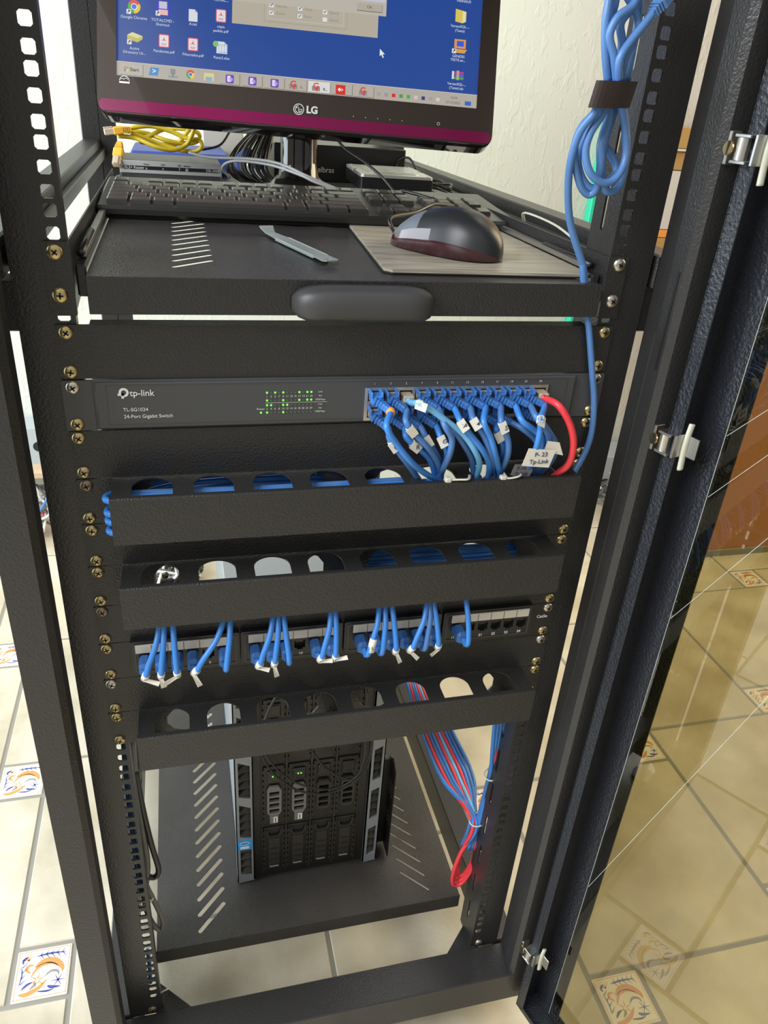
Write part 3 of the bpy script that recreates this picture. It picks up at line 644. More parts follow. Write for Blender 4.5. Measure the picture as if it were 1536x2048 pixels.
for q in range(3): sq(48.8, 59.2, 74.4+1.8*q, 75+1.8*q, (.9, .9, .9), 'desktop_icon', .5)
arrow(47.8, 75); stext('TOTALCMD -', 3.9, 53.6, 67.2); stext('Shortcut', 3.9, 53.6, 62.6)
def doc(u, v, w_=5.2, h=6.8, c=(.78, .80, .84)): shape([(u-w_, v-h), (u+w_, v-h), (u+w_, v+h*.55), (u+w_*.4, v+h), (u-w_, v+h)], c); shape([(u+w_*.4, v+h), (u+w_*.4, v+h*.5), (u+w_, v+h*.55)], (.55, .57, .62), .4)
doc(89.2, 76.5); stext('A.txt', 3.9, 89.2, 66.7)
def pdf(u, v):
    shape(rrect(u-6.2, u+6.2, v-7.4, v+7.4, 1.5), (.75, .10, .16)); shape(rrect(u-5.2, u+5.2, v-6.4, v+6.4, 1), (.86, .80, .82), .4)
    for a in (90, 210, 330): shape([(u-.5*math.sin(math.radians(a)), v+1.3+.5*math.cos(math.radians(a))), (u+3.6*math.cos(math.radians(a)), v+1.3+3.6*math.sin(math.radians(a))), (u+.7*math.sin(math.radians(a)), v+1.3-.7*math.cos(math.radians(a)))], (.7, .02, .06), .5)
    stext('PDF', 2.9, u, v-4.2, (.45, .25, .3), d=.6, bold=.06)
pdf(122.3, 79.3); stext('cópia', 3.7, 122.3, 66.9); stext('pedido.pdf', 3.7, 122.3, 62)
shape([(12, 43), (24, 40), (30, 44), (30, 47.5), (18, 51), (12, 47.5)], (.60, .52, .10)); shape([(12, 47.5), (24, 44.5), (30, 47.5), (18, 51)], (.80, .74, .35), .4); arrow(14.5, 39.8); stext('Active', 3.8, 20.5, 32.8); stext('Directory Us...', 3.8, 20.5, 28.2)
pdf(55.1, 44.6); stext('Pendentes.pdf', 3.8, 55.2, 32.6); pdf(89.4, 43.8); stext('FAturados.pdf', 3.8, 89.6, 31.8)
doc(124, 43.4, 6.5, 6.8); sq(120.5, 130, 37.6, 46.5, (.25, .4, .75), 'desktop_icon', .5)
for q in range(3): sq(121+3*q, 123.4+3*q, 38.2, 45.9, (.82, .86, .9), 'desktop_icon', .6)
disc(116.5, 47, 3.4, (.25, .55, .2), .5); stext('Pasta3.xlsx', 3.8, 123.7, 31.6)
stext('TECNIC...', 3.8, 121.9, 96.8); stext('MANAUS', 3.8, 419.7, 125)
shape([(410, 101), (419, 99.5), (419, 114), (410, 115.5)], (.80, .62, .12)); shape([(419, 99.5), (423.5, 101.5), (423.5, 113), (419, 114)], (.92, .82, .38), .35); stext('VersaoSQL-...', 3.7, 416.5, 95.4); stext('(Teste)', 3.7, 416.5, 90.4)
sq(410.5, 425, 70, 80.5, (.85, .35, .08), 'desktop_icon', .3); sq(413.5, 422.5, 72.2, 78.5, (.04, .12, .8), 'desktop_icon', .45); shape([(409, 64.5), (424, 64.5), (427, 69), (411, 69)], (.80, .38, .08), .35); arrow(410.5, 66.5)
stext('GENESIS', 3.7, 416.5, 60.4); stext('TESTE.ex...', 3.7, 416, 56)
for q, cc in enumerate(((.55, .05, .35), (.1, .15, .55), (.08, .4, .1))): sq(409.5, 424.5, 33.5+3.2*(2-q), 36.2+3.2*(2-q), cc, 'desktop_icon', .35)
sq(415.3, 418.6, 32.8, 43.6, (.55, .42, .25), 'desktop_icon', .5); sq(409.5, 412, 33.5, 42.6, (.8, .8, .8), 'desktop_icon', .5); stext('VersaoSQL-...', 3.7, 416.2, 27.6); stext('(Teste).zip', 3.7, 415.9, 22.8)
shape([(317, 60), (317, 51.6), (319.1, 53.5), (320.9, 49.8), (322.3, 50.4), (320.6, 54.1), (323.4, 54.3)], (.9, .9, .92), .5, 'mouse_pointer')
# task bar
sq(0, 443, 0.2, 17.2, (.50, .46, .40), 'task_bar', .2); sq(0, 443, 16.7, 17.2, (.75, .72, .66), 'task_bar', .3)
def btn(u0, u1, c=(.52, .48, .42)): sq(u0, u1, 1.8, 15, (.18, .16, .14), 'task_bar_button', .3); sq(u0, u1-.6, 2.4, 15, c, 'task_bar_button', .4)
btn(4, 31); stext('Start', 4.6, 20.5, 8.6, (.05, .04, .03), d=.7, bold=.12)
for q, cc in enumerate(((.8, .25, .05), (.2, .5, .1), (.1, .25, .8), (.85, .65, .1))): uu, vv = 9.5+3*(q % 2), 10.4-3*(q//2); sq(uu-1.3, uu+1.3, vv-1.3, vv+1.3, cc, 'start_flag', .6)
shape([(37.5, 4.4), (48, 4.4), (49.8, 13.4), (39.5, 13.4)], (.06, .28, .62), .4); stext('>', 6, 43.8, 9, (.9, .9, .95), d=.6, bold=.15)
sq(63, 69, 8, 13.8, (.25, .3, .3), 'desktop_icon', .4); sq(60.5, 72, 3.6, 6.2, (.32, .36, .35), 'desktop_icon', .4); sq(65, 67, 5, 9, (.2, .24, .24), 'desktop_icon', .5)
wheel(87, 9.4, 5.2); sq(103, 115, 4.2, 13, (.80, .70, .30), 'desktop_icon', .4); sq(105, 113, 4, 8.5, (.25, .5, .75), 'desktop_icon', .5)
for u in (134, 161.5, 188.5): btn(u-12.4, u+12.4); shape(rrect(u-5, u+5, 3.4, 13.4, 1.6), (.17, .08, .52), .5); shape([(u-3, 5), (u+1, 5), (u+1, 12), (u-3, 12)], (.85, .8, .95), .6); disc(u+1.6, 8, 2.2, (.5, .35, .85), .7); stext('G', 3, u+.6, 6.4, (.9, .9, 1), d=.9)
def gicon(u): sq(u-5, u+5, 4, 9.5, (.32, .31, .30), 'desktop_icon', .5); stext('G', 7.4, u, 9.3, (.75, .05, .04), d=.7, bold=.2); sq(u+.4, u+1.8, 3.4, 8, (.75, .05, .04), 'desktop_icon', .75)
btn(202, 228.5); gicon(211.5); stext('B...', 3.8, 222.5, 6.5, (.15, .13, .11), d=.7); btn(230, 257.5, (.80, .79, .80)); gicon(239.5); stext('B...', 3.8, 251, 6.5, (.05, .04, .04), d=.7, bold=.1)
btn(259, 285); sq(264, 276, 2.6, 13.6, (.78, .03, .02), 'desktop_icon', .5); shape([(266.3, 8.1), (268.6, 5.8), (270.9, 8.1), (268.6, 10.4)], (.95, .9, .9), .6); shape([(270.6, 5.8), (273.4, 8.1), (270.6, 10.4), (271.8, 8.1)], (.95, .9, .9), .6)
btn(286.5, 312); gicon(298)
for i, cc in enumerate(((.4, .4, .4), (.35, .35, .4), (.75, .03, .02), (.1, .35, .1), (.05, .5, .08), (.75, .6, .6), (.05, .05, .25), (.4, .4, .42), (.7, .7, .68))):
    u = 318+9.4*i; sq(u-2.2, u+2.2, 5.2, 9.4, cc, 'tray_icon', .4)
stext('10:34', 3.6, 413.4, 11, (.12, .11, .1)); stext('27/12/2025', 3.6, 412.6, 5.2, (.12, .11, .1)); sq(428, 436, 3.4, 8.4, (.05, .15, .6), 'tray_icon', .4)
# bezel marks
def btext(b, s_, u, v, mt, bold=0): 
    o = stext(b, s_, u, v, mt, d=3.9, bold=bold, name='bezel_logo'); o.parent = mon
btext('LG', 8.4, 235.5, -20.3, 'white', .45)
mb = MB(TM)
def ringp(cu, cv, r, w_, a0=0, a1=360, n=26):
    full = a1-a0 == 360; k = n if full else n+1
    o_ = [(cu-sw_+r*math.cos(math.radians(a0+(a1-a0)*i/n)), cv+r*math.sin(math.radians(a0+(a1-a0)*i/n))) for i in range(k)]
    i_ = [(cu-sw_+(r-w_)*math.cos(math.radians(a0+(a1-a0)*i/n)), cv+(r-w_)*math.sin(math.radians(a0+(a1-a0)*i/n))) for i in range(k)]
    if full: mb.plate(o_, [i_], (0, -3.4, 0), (1, 0, 0), (0, 0, 1), .3, 'white')
    else: mb.plate(o_+i_[::-1], [], (0, -3.5, 0), (1, 0, 0), (0, 0, 1), .3, 'white')
ringp(219, -20.2, 6.6, .9); ringp(219, -20.2, 4.6, .8, 95, 360)
mb.box(218.6-sw_, 219.3-sw_, -3.7, -3.4, -22.6, -17.6, 'white'); mb.box(218.6-sw_, 221.4-sw_, -3.7, -3.4, -22.9, -22.2, 'white'); mb.box(219.6-sw_, 223.5-sw_, -3.7, -3.4, -20.6, -19.9, 'white'); mb.cyl((216.6-sw_, -3.4, -18.6), (0, -1, 0), .8, .3, 'white', 10)
mb.build('bezel_emblem', mon)
for i in range(5): MB(TM).cyl((287+15.4*i-sw_, -3.1, -22.8), (0, -1, 0), .55, .4, 'white', 8).build('touch_button', mon)
mb = MB(TM); ringp(395, -22.4, 1.9, .5); mb.build('power_button', mon)
mb = MB(TM); mb.plate(rrect(3.5-sw_, 15.5-sw_, -8.6, -6.6, .3), [], (0, -3.4, 0), (1, 0, 0), (0, 0, 1), .3, 'white'); a_ = [(9.5-sw_+6*math.cos(math.radians(a)), -6+6*math.sin(math.radians(a))) for a in range(0, 181, 15)]; b_ = [(9.5-sw_+5.4*math.cos(math.radians(a)), -6+5.4*math.sin(math.radians(a))) for a in range(180, -1, -15)]
mb.plate(a_+b_, [], (0, -3.4, 0), (1, 0, 0), (0, 0, 1), .3, 'white'); mb.tube([(5-sw_, -3.5, -4.6), (7.5-sw_, -3.5, -3.2), (9-sw_, -3.5, -4.6), (11-sw_, -3.5, -2.6), (13.5-sw_, -3.5, -4.2)], .35, 'white', 6, 3); mb.build('energy_mark', mon)
# stand: oval neck and flared gloss foot
mb = MB(); n = 28; prof = [(90.8, 112, 84), (94, 106, 78), (97, 70, 52), (102, 42, 34), (112, 29, 25), (130, 26, 22), (215, 25, 20), (225, 25, 20)]
vs = []; 
for z, rx, ry in prof:
    for j in range(n): a = 2*math.pi*j/n; vs.append((27+rx*math.cos(a), 545+ry*math.sin(a), z))
fs = [(i*n+j, i*n+(j+1) % n, (i+1)*n+(j+1) % n, (i+1)*n+j) for i in range(len(prof)-1) for j in range(n)]+[tuple(range(n)), tuple((len(prof)-1)*n+j for j in range(n))]
mb.add(vs, fs, 'gloss', True); mb.build('stand', mon)

# ---- keyboard
kb = thing('keyboard', 'black full size computer keyboard lying across the pull-out shelf', 'keyboard', (10, 320, ZS))
ka = math.radians(-1.7); kt = math.radians(4.2)
TK = Matrix.Translation((-224, 247, ZS+.4)) @ Matrix.Rotation(ka, 4, 'Z') @ Matrix.Rotation(kt, 4, 'X')
mb = MB(TK); mb.box(0, 462, 0, 158, 2, 13, 'kbody', 3); mb.box(6, 456, 6, 150, -1, 3, 'kbody', 1); mb.build('case', kb)
KU = 18.6; keys = []
def row(y, x, ws):
    for w_ in ws:
        if w_ < 0: x += -w_*KU; continue
        keys.append((x, y, w_)); x += w_*KU
X0 = 9
row(12, X0, [1.25, 1.25, 1.25, 6.25, 1.25, 1.25, 1.25, 1.25, -.5, 1, 1, 1, -.5, 2, 1])
row(12+KU, X0, [1.25, 1, 1, 1, 1, 1, 1, 1, 1, 1, 1, 1, 2.75, -1.5, 1, -1.5, 1, 1, 1, 1])
row(12+2*KU, X0, [1.75]+[1]*11+[2.25, -4, 1, 1, 1])
row(12+3*KU, X0, [1.5]+[1]*12+[1.5, -.5, 1, 1, 1, -.5, 1, 1, 1, 1])
row(12+4*KU, X0, [1]*13+[2, -.5, 1, 1, 1, -.5, 1, 1, 1, 1])
row(12+5.4*KU, X0, [1, -1, 1, 1, 1, 1, -.5, 1, 1, 1, 1, -.5, 1, 1, 1, 1, -.5, 1, 1, 1])
kmesh = {}; rest = MB(TK)
def keyshape(mb, x, y, w_):
    a, b = x+1.2, x+w_*KU-1.2; c, d = y+1.3, y+KU-1.3; z0, z1 = 12.6, 18.0; i = 1.9
    vs = [(a, c, z0), (b, c, z0), (b, d, z0), (a, d, z0), (a+.5, c+.5, z1-1.3), (b-.5, c+.5, z1-1.3), (b-.5, d-.5, z1-1), (a+.5, d-.5, z1-1), (a+i, c+i*.8, z1-.6), (b-i, c+i*.8, z1-.6), (b-i, d-i, z1), (a+i, d-i, z1)]
    mb.add(vs, [(0, 3, 2, 1), (0, 1, 5, 4), (1, 2, 6, 5), (2, 3, 7, 6), (3, 0, 4, 7), (4, 5, 9, 8), (5, 6, 10, 9), (6, 7, 11, 10), (7, 4, 8, 11), (8, 9, 10, 11)], 'key')
for i, (x, y, w_) in enumerate(keys):
    if i >= 98: keyshape(rest, x, y, w_); continue
    if w_ not in kmesh:
        mb = MB(TK); keyshape(mb, x, y, w_); o = mb.build('key', kb); kmesh[w_] = (o, x, y)
    else:
        o0, xx, yy = kmesh[w_]; o = o0.copy(); COL.objects.link(o); o.parent = kb
        o.location = (TK.to_3x3() @ Vector((x-xx, y-yy, 0)))/1000
r_ = rest.build('key_block', kb); r_['kind'] = 'stuff'

# ---- mouse pad, mouse
pad = MB(); pad.plate([(24, 19), (30, 12), (208, 8), (213, 12), (226, 245), (222, 252), (44, 252), (40, 246)], [], (0, 0, ZS+3.4), (1, 0, 0), (0, 1, 0), 2.2, 'padwood')
pad.plate([(23, 18), (29.5, 11), (208.5, 7), (214, 11.5), (227, 246), (222, 253), (43, 253), (39, 246)], [], (0, 0, ZS+1.2), (1, 0, 0), (0, 1, 0), 1.2, 'plastic')
tag(pad.build('mouse_pad'), 'wood grain mouse pad under the mouse on the pull-out shelf', 'mouse pad')
ms = thing('computer_mouse', 'black optical mouse with silver front buttons on the wood grain pad', 'mouse', (108, 100, ZS+3.6))
mz = ZS+3.7; ang = math.radians(-52)     # nose points back-left
TMo = Matrix.Translation((104, 98, mz)) @ Matrix.Rotation(math.radians(128), 4, 'Z')   # local +x = towards nose
nx, nn = 22, 24; vs = []; L2 = 60
def msec(u):   # u -1 rear .. 1 nose -> half width, height
    e = max(0.0, 1-abs(u)**(2.6 if u < 0 else 4.5))**.5
    wv = (31+(-4 if u > 0 else 2)*abs(u))*e
    h = (38*max(0, 1-((u+.25)/1.32)**2)**.75+3)*max(e, .0)**(.55)
    return wv, h
mbb = MB(TMo)
for i in range(nx+1):
    u = -1+2*i/nx; u = math.sin(u*math.pi/2); wv, h = msec(u)
    for j in range(nn):
        a = 2*math.pi*j/nn; ca, sa = math.cos(a), math.sin(a)
        yy = wv*math.copysign(abs(ca)**.75, ca); zz = h*max(0, sa)**.85 if sa > 0 else 3*sa*0
        if sa < 0: zz = 0; yy = wv*.93*ca
        vs.append((L2*u, yy, zz+.8))
fs = [(i*nn+j, i*nn+(j+1) % nn, (i+1)*nn+(j+1) % nn, (i+1)*nn+j) for i in range(nx) for j in range(nn)]
body, side, front = [], [], []
for f in fs:
    c = sum((Vector(vs[k]) for k in f), Vector())/4; u = c.x/L2; wv, h = msec(u)
    zc = 6+12*max(0, 1-((u-.1)/.9)**2)
    if c.z < min(zc, h*.62+.5) and abs(c.y) > 5: side.append(f)
    elif u > .22 and c.z > h*.35: front.append(f)
    else: body.append(f)
for nm, fl_, mt in (('shell', body, 'mouse'), ('side_panel', side, 'mouseside'), ('front_buttons', front, 'mousefront')):
    used = sorted({k for f in fl_ for k in f}); ix = {k: i for i, k in enumerate(used)}
    m2 = MB(TMo); m2.add([vs[k] for k in used], [tuple(ix[k] for k in f) for f in fl_], mt, True); m2.build(nm, ms)
MB(TMo).box(-14, 4, 22, 29.6, 5, 9.5, 'optic', 2).build('optical_sensor', ms)
MB(TMo).cyl((34, -2.5, 20), (0, 1, 0), 9, 5, 'plastic').build('scroll_wheel', ms)
nose = TMo @ Vector((60, 0, 6))
MB().tube([nose, nose+Vector((-4, 12, 14)), AT(830, 425, 'y', 205), AT(870, 408, 'y', 240), AT(905, 412, 'y', 300), (130, 360, 118), (150, 420, 97), (165, 450, 94)], 2.0, 'blackcable', 8, 6).build('cable', ms)

# ---- metal slot cover lying on the shelf
wr = thing('slot_cover_bracket', 'bare metal expansion slot cover lying on the shelf left of the mouse pad', 'metal bracket', (-35, 120, ZS))
TW = Matrix.Translation((-16, 46, ZS+.6)) @ Matrix.Rotation(math.radians(106), 4, 'Z')
mb = MB(TW); mb.plate([(0, -5), (3, -8), (14, -7.5), (22, -7.5), (108, -7.5), (122, -6), (138, -5), (138, 5), (122, 6), (108, 7.5), (22, 7.5), (14, 7.5), (3, 8), (0, 5)], [[(7+2.6*math.cos(a*.52), 2.6*math.sin(a*.52)) for a in range(12)]], (0, 0, 2.5), (1, 0, 0), (0, 1, 0), 1.0, 'bracket')
mb.box(22, 108, 6.4, 7.6, 0, 3, 'bracket', .4); mb.box(22, 108, -7.6, -6.4, 0, 3, 'bracket', .4); mb.build('blade', wr)
mb = MB(TW); mb.add([(138, -5, 2.5), (138, 5, 2.5), (147, 7, 6), (147, -7, 6), (155, -10, 6.2), (155, 5, 6.2), (138, -5, 1.5), (138, 5, 1.5), (147, 7, 5), (147, -7, 5), (155, -10, 5.2), (155, 5, 5.2)], [(0, 1, 2, 3), (3, 2, 5, 4), (6, 9, 8, 7), (9, 10, 11, 8), (4, 5, 11, 10), (0, 3, 9, 6), (3, 4, 10, 9), (1, 7, 8, 2), (2, 8, 11, 5)], 'bracket'); mb.build('bent_tab', wr)

# ---- adsl router
ro = thing('modem_router', 'flat dark grey modem router with silver front strip, behind the keyboard left end', 'router', (-147, 620, ZS))
mb = MB(); mb.box(-216, -78, 566, 680, ZS+3, 119, 'plasticgrey', 3); mb.build('case', ro)
mb = MB(); mb.box(-215, -79, 565, 566.4, 103, 119, 'stripgrey', .5); fp = mb.build('front_strip', ro); MB().plate(rrect(-211, -82, 108, 112.6, 2.2), [], (0, 564.7, 0), (1, 0, 0), (0, 0, 1), .3, 'plastic').build('indicator_window', ro)
text('ADSL2+ Router', 3.6, (-199, 564.5, 110.2), 'white', ro); text('DSL-500B', 3.2, (-91, 564.5, 110.2), 'white', ro)
for i, s_ in enumerate(('Power', 'LAN', 'DSL', 'Internet')): x = (-180, -158, -136, -126)[i]; text(s_, 2, (x, 564.7, 115), 'greycable', ro); text(('o', '□', '7', '@')[i] if i != 1 else 'o', 3, (x, 564.5, 110), 'white', ro)
for x in (-205, -90):
    for y in (578, 668): MB().cyl((x, y, ZS), (0, 0, 1), 5, 3.2, 'plastic').build('foot', ro)
# ---- video recorder
dv = thing('video_recorder', 'black flat video recorder box behind the hard drive at the back of the shelf', 'recorder', (110, 760, ZS))
mb = MB(); mb.box(8, 211, 662, 880, ZS+4, 145, 'plastic', 1.5); mb.box(6, 213, 656, 664, ZS+3, 146, 'plastic', 1.5); mb.build('case', dv)
text('intelbras', 8, (80, 655.6, 111), 'greyprint', dv, bold=.1)
for x in (20, 200): MB().box(x-6, x+6, 670, 690, ZS, ZS+4.2, 'plastic', 1).build('foot', dv)
# ---- 3.5 inch drives
hd = thing('hard_drive', 'aluminium topped hard disk drive with paper label, on the shelf right of the monitor stand', 'hard drive', (155, 555, ZS+14))
Th = Matrix.Translation((104, 481, ZS+12)) @ Matrix.Rotation(math.radians(-3), 4, 'Z')
mb = MB(Th); mb.box(0, 101, 0, 147, 0, 18, 'plastic', 1); mb.build('casting', hd)
mb = MB(Th); mb.plate([(3, 0), (98, 0), (101, 4), (101, 60), (99, 64), (99, 84), (101, 88), (101, 143), (97, 147), (4, 147), (0, 143), (0, 88), (2, 84), (2, 64), (0, 60), (0, 4)], [], (0, 0, 21.5), (1, 0, 0), (0, 1, 0), 3.6, 'lid')
mb.plate(rrect(14, 88, 22, 126, 10), [], (0, 0, 22.3), (1, 0, 0), (0, 1, 0), .8, 'lid'); mb.build('lid', hd)
mb = MB(Th); mb.box(20, 82, 34, 110, 22.3, 22.6, 'labelpaper'); mb.build('paper_label', hd)
for x, y in ((6, 6), (95, 6), (6, 141), (95, 141), (4, 74), (97, 74)): MB(Th).cyl((x, y, 21.5), (0, 0, 1), 2.4, .7, 'steel', 12).build('screw', hd)
h2 = thing('drive_adapter', 'thin circuit board with black data connector under the hard drive', 'circuit board', (150, 520, ZS))
mb = MB(); mb.box(110, 200, 474, 560, ZS+.5, ZS+2.5, 'serverdark'); mb.build('board', h2); mb = MB(); mb.box(112, 176, 470, 484, ZS+2.5, ZS+11, 'plastic', .6); mb.box(158, 174, 469.2, 470.2, ZS+4, ZS+9.5, 'dark'); mb.build('connector', h2)
# ---- things at the back
tag(MB().box(-92, -22, 880, 960, ZS+1, 168, 'beige', 2).build('beige_box'), 'small beige box at the back left of the shelf behind the cables', 'box')
tag(MB().box(-206, -60, 700, 870, ZS+.5, ZS+30, 'bluefolder', 3).build('blue_case'), 'flat blue case behind the modem router', 'case')
# power brick and thin black cords at the right of the drive
pb = thing('power_adapter', 'grey wedge power adapter beside the hard drive, under a tangle of thin cords', 'power adapter', (225, 500, ZS))
Tp = Matrix.Translation((206, 452, ZS+.3)) @ Matrix.Rotation(math.radians(8), 4, 'Z'); MB(Tp).box(0, 22, 0, 95, 0, 16, 'kbody', 4).build('case', pb)
def loopc(mb, cx, cy, cz, rx, ry, rz, n, r, mt, wob=4, tilt=0.3, seed=0):
    rnd = random.Random(seed); pts = []
    for i in range(n*8):
        a = 2*math.pi*i/8; k = 1+.12*rnd.uniform(-1, 1); pts.append((cx+rx*k*math.cos(a+tilt*i/8), cy+ry*k*math.sin(a), max(cz+rz*math.sin(a*1.0+i)+rnd.uniform(-wob, wob), ZS+r+.3)))
    mb.tube(pts, r, mt, 7, 5)
mb = MB(); loopc(mb, 222, 560, 106, 22, 62, 3, 5, 1.7, 'blackcable', 5, seed=3); mb.tube([(190, 640, 100), (200, 655, 128), (214, 640, 136), (222, 615, 118), (220, 590, 108)], 1.7, 'blackcable', 7, 6)
tag(mb.build('cable_tangle'), 'loose tangle of thin black cords at the right edge of the shelf', 'cable')
mb = MB()
for s_ in range(3): loopc(mb, 226, 500, 102, 14+3*s_, 40, 2, 1, 1.5, 'greycable', 3, seed=20+s_)
tag(mb.build('small_cable_coil'), 'small coil of grey cord in front of the black cord tangle', 'cable')
# big hanging bunch of black cables left of the monitor stand
bun = thing('black_cable_bunch', 'thick bunch of black cables draping down left of the glossy monitor neck', 'cable', (-25, 600, ZS), )
for i in range(15):
    a = i/14; x0 = 12-22*a+random.uniform(-3, 3); mb = MB(); yb = 640+random.uniform(-18, 30)
    mb.tube([(x0+16, 690, 190), (x0+2, 680, 172), (x0-10-32*a, yb, 138+random.uniform(-4, 4)), (x0-16-38*a, yb-22, 112), (x0-8-30*a, yb-44, 98), (x0+10-16*a, yb-50, 95)], 2.3, 'blackcable' if i % 5 else 'greycable', 7, 6)
    mb.build('cable', bun)
mb = MB(); mb.tube([(-14, 660, 110), (-34, 655, 128), (-48, 640, 112), (-40, 630, 98)], 9, 'bluefolder', 8, 5); mb.build('blue_sleeve', bun)
# long cords lying over the shelf
lc = MB(); lc.tube([AT(460, 262, 'y', 640), AT(440, 290, 'y', 630), AT(400, 300, 'y', 620), AT(380, 303, 'y', 640)], 1.7, 'blackcable', 7, 6); tag(lc.build('thin_cable'), 'thin black cord running from the cable bunch over the modem router', 'cable')
lc = MB(); lc.tube([AT(378, 305, 'y', 560), AT(420, 315, 'y', 540), AT(500, 318, 'y', 500), AT(560, 328, 'y', 470), AT(620, 355, 'y', 440), (75, 432, 105), (95, 420, 106)], 1.9, 'palecable', 7, 6)
lc.tube([AT(460, 355, 'y', 540), AT(445, 335, 'y', 530), AT(470, 322, 'y', 510), AT(540, 330, 'y', 480), AT(600, 350, 'y', 445), AT(640, 368, 'y', 430), (85, 416, 106)], 1.9, 'palecable', 7, 6)
tag(lc.build('grey_cable'), 'pair of grey cords curving in front of the monitor stand', 'cable')
lc = MB(); lc.tube([AT(668, 270, 'y', 520), AT(690, 297, 'y', 500), AT(730, 325, 'y', 470), AT(762, 352, 'y', 440), AT(790, 385, 'y', 420), (147, 410, 104)], 1.8, 'blackcable', 7, 6)
tag(lc.build('drive_cable'), 'thin black cord dropping from the monitor across the hard drive', 'cable')

# ---- yellow cable coil on the router
yc = thing('yellow_network_cable', 'coiled yellow network cable with clear plugs on top of the modem router', 'cable', (-150, 600, 119))
Y = 600
yp = [(262, 262), (300, 258), (340, 270), (395, 285), (402, 300), (370, 303), (330, 299), (280, 288), (248, 272), (262, 268)]
mb = MB(); mb.tube([AT(x, y, 'y', Y+6*math.sin(i)) for i, (x, y) in enumerate([(262, 256), (300, 252), (340, 262), (372, 276), (398, 280), (404, 292), (392, 302), (360, 300), (320, 288), (290, 276), (262, 266)])], 3.0, 'yellow', 9, 6)
mb.tube([AT(x, y, 'y', Y-8+5*math.sin(i*2)) for i, (x, y) in enumerate([(236, 272), (270, 276), (310, 293), (345, 300), (372, 290), (385, 268), (392, 242)])], 3.0, 'yellow', 9, 6)
mb.tube([AT(x, y, 'y', Y+10+5*math.sin(i*2)) for i, (x, y) in enumerate([(250, 262), (290, 266), (330, 280), (360, 286), (392, 284), (398, 268), (372, 258), (330, 258), (300, 272), (280, 282), (300, 286), (350, 288), (376, 262), (380, 244)])], 3.0, 'yellow', 9, 6)
mb.build('cable', yc)
def rj(name, p, d, par, bootmt='amber', s=1.0, up=Vector((0, 0, 1))):
    """connector with ribbed boot: p = rear of boot, d = direction the plug points"""
    d = Vector(d).normalized(); sd = d.cross(up).normalized(); u2 = sd.cross(d); p = Vector(p)
    T = Matrix(((d.x, sd.x, u2.x, p.x), (d.y, sd.y, u2.y, p.y), (d.z, sd.z, u2.z, p.z), (0, 0, 0, 1)))
    m1 = MB(T); m1.box(22*s, 36*s, -5.8*s, 5.8*s, -4*s, 4*s, 'clear', 1*s); m1.box(24*s, 36*s, -3*s, 3*s, 4*s, 6*s, 'clear', .5)
    for i in range(5): m1.box(30*s, 35*s, (-3.6+1.7*i)*s, (-3.2+1.7*i)*s, -4.4*s, -4.0*s, 'brass')
    m1.build('plug', par)
    m2 = MB(T); m2.box(10*s, 24*s, -6.6*s, 6.6*s, -5*s, 5*s, bootmt, 1.5*s)
    for i in range(4): m2.box((0+2.6*i)*s, (1.7+2.6*i)*s, -(3.6+.6*i)*s, (3.6+.6*i)*s, -(3.4+.4*i)*s, (3.4+.4*i)*s, bootmt, .7)
    m2.box(0, 11*s, -3*s, 3*s, -3*s, 3*s, bootmt, .8); m2.build('boot', par)
rj('a', AT(262, 258, 'y', 594), AT(205, 264, 'y', 590)-AT(262, 258, 'y', 594), yc)
rj('b', AT(240, 285, 'y', 585), AT(233, 335, 'y', 560)-AT(240, 285, 'y', 585), yc)

# ================================================================== CORDS OF THE SWITCH
def cap(n): return n[0].upper()+n[1:]
def ribs(mb, p, d, mt, up=Vector((0, 0, 1)), s=1.0):
    d = d.normalized(); sd = d.cross(up).normalized(); u2 = sd.cross(d)
    T = Matrix(((d.x, sd.x, u2.x, p.x), (d.y, sd.y, u2.y, p.y), (d.z, sd.z, u2.z, p.z), (0, 0, 0, 1)))
    for i in range(5):
        w_ = 4.7-.45*i; k0 = len(mb.v); m2 = MB(T); m2.box(3*i*s, (3*i+1.9)*s, -w_*s, w_*s, -(w_-.6)*s, (w_-.6)*s, mt, .8); mb.add(m2.v, m2.f, mt)
    m2 = MB(T); m2.box(-2, 15*s, -2.9*s, 2.9*s, -2.9*s, 2.9*s, mt, 1); mb.add(m2.v, m2.f, mt)
def flag(name, pts, wd, par, mt='tape', ink=None):
    """small wrap of tape round a cord"""
    mb = MB(); mb.tube(pts, wd, mt, 10, 4); return mb.build(name, par)
def ZC(X, Y, d): return AT(700+X*.3255, 740+Y*.3255, 'y', d)
TOPP = {0: [(225, 350), (290, 460), (380, 570), (470, 640), (555, 686)], 1: [(345, 320), (405, 400), (482, 480), (535, 560), (555, 640)], 2: [(420, 205), (500, 245), (600, 320), (700, 400), (770, 500), (795, 580), (768, 664)],
 3: [(582, 340), (625, 420), (615, 510), (580, 590), (560, 640)], 4: [(682, 320), (750, 410), (820, 500), (855, 580), (848, 655)], 5: [(760, 310), (820, 400), (862, 500), (880, 580), (874, 650)],
 6: [(822, 320), (862, 410), (890, 500), (910, 590), (928, 665)], 7: [(930, 320), (968, 420), (972, 510), (945, 585), (915, 645)], 8: [(1055, 310), (1130, 370), (1185, 430), (1160, 540), (1095, 645)],
 9: [(1145, 290), (1205, 370), (1222, 455), (1190, 560), (1120, 645)], 10: [(1172, 300), (1168, 370), (1150, 460), (1112, 560), (1068, 655)]}
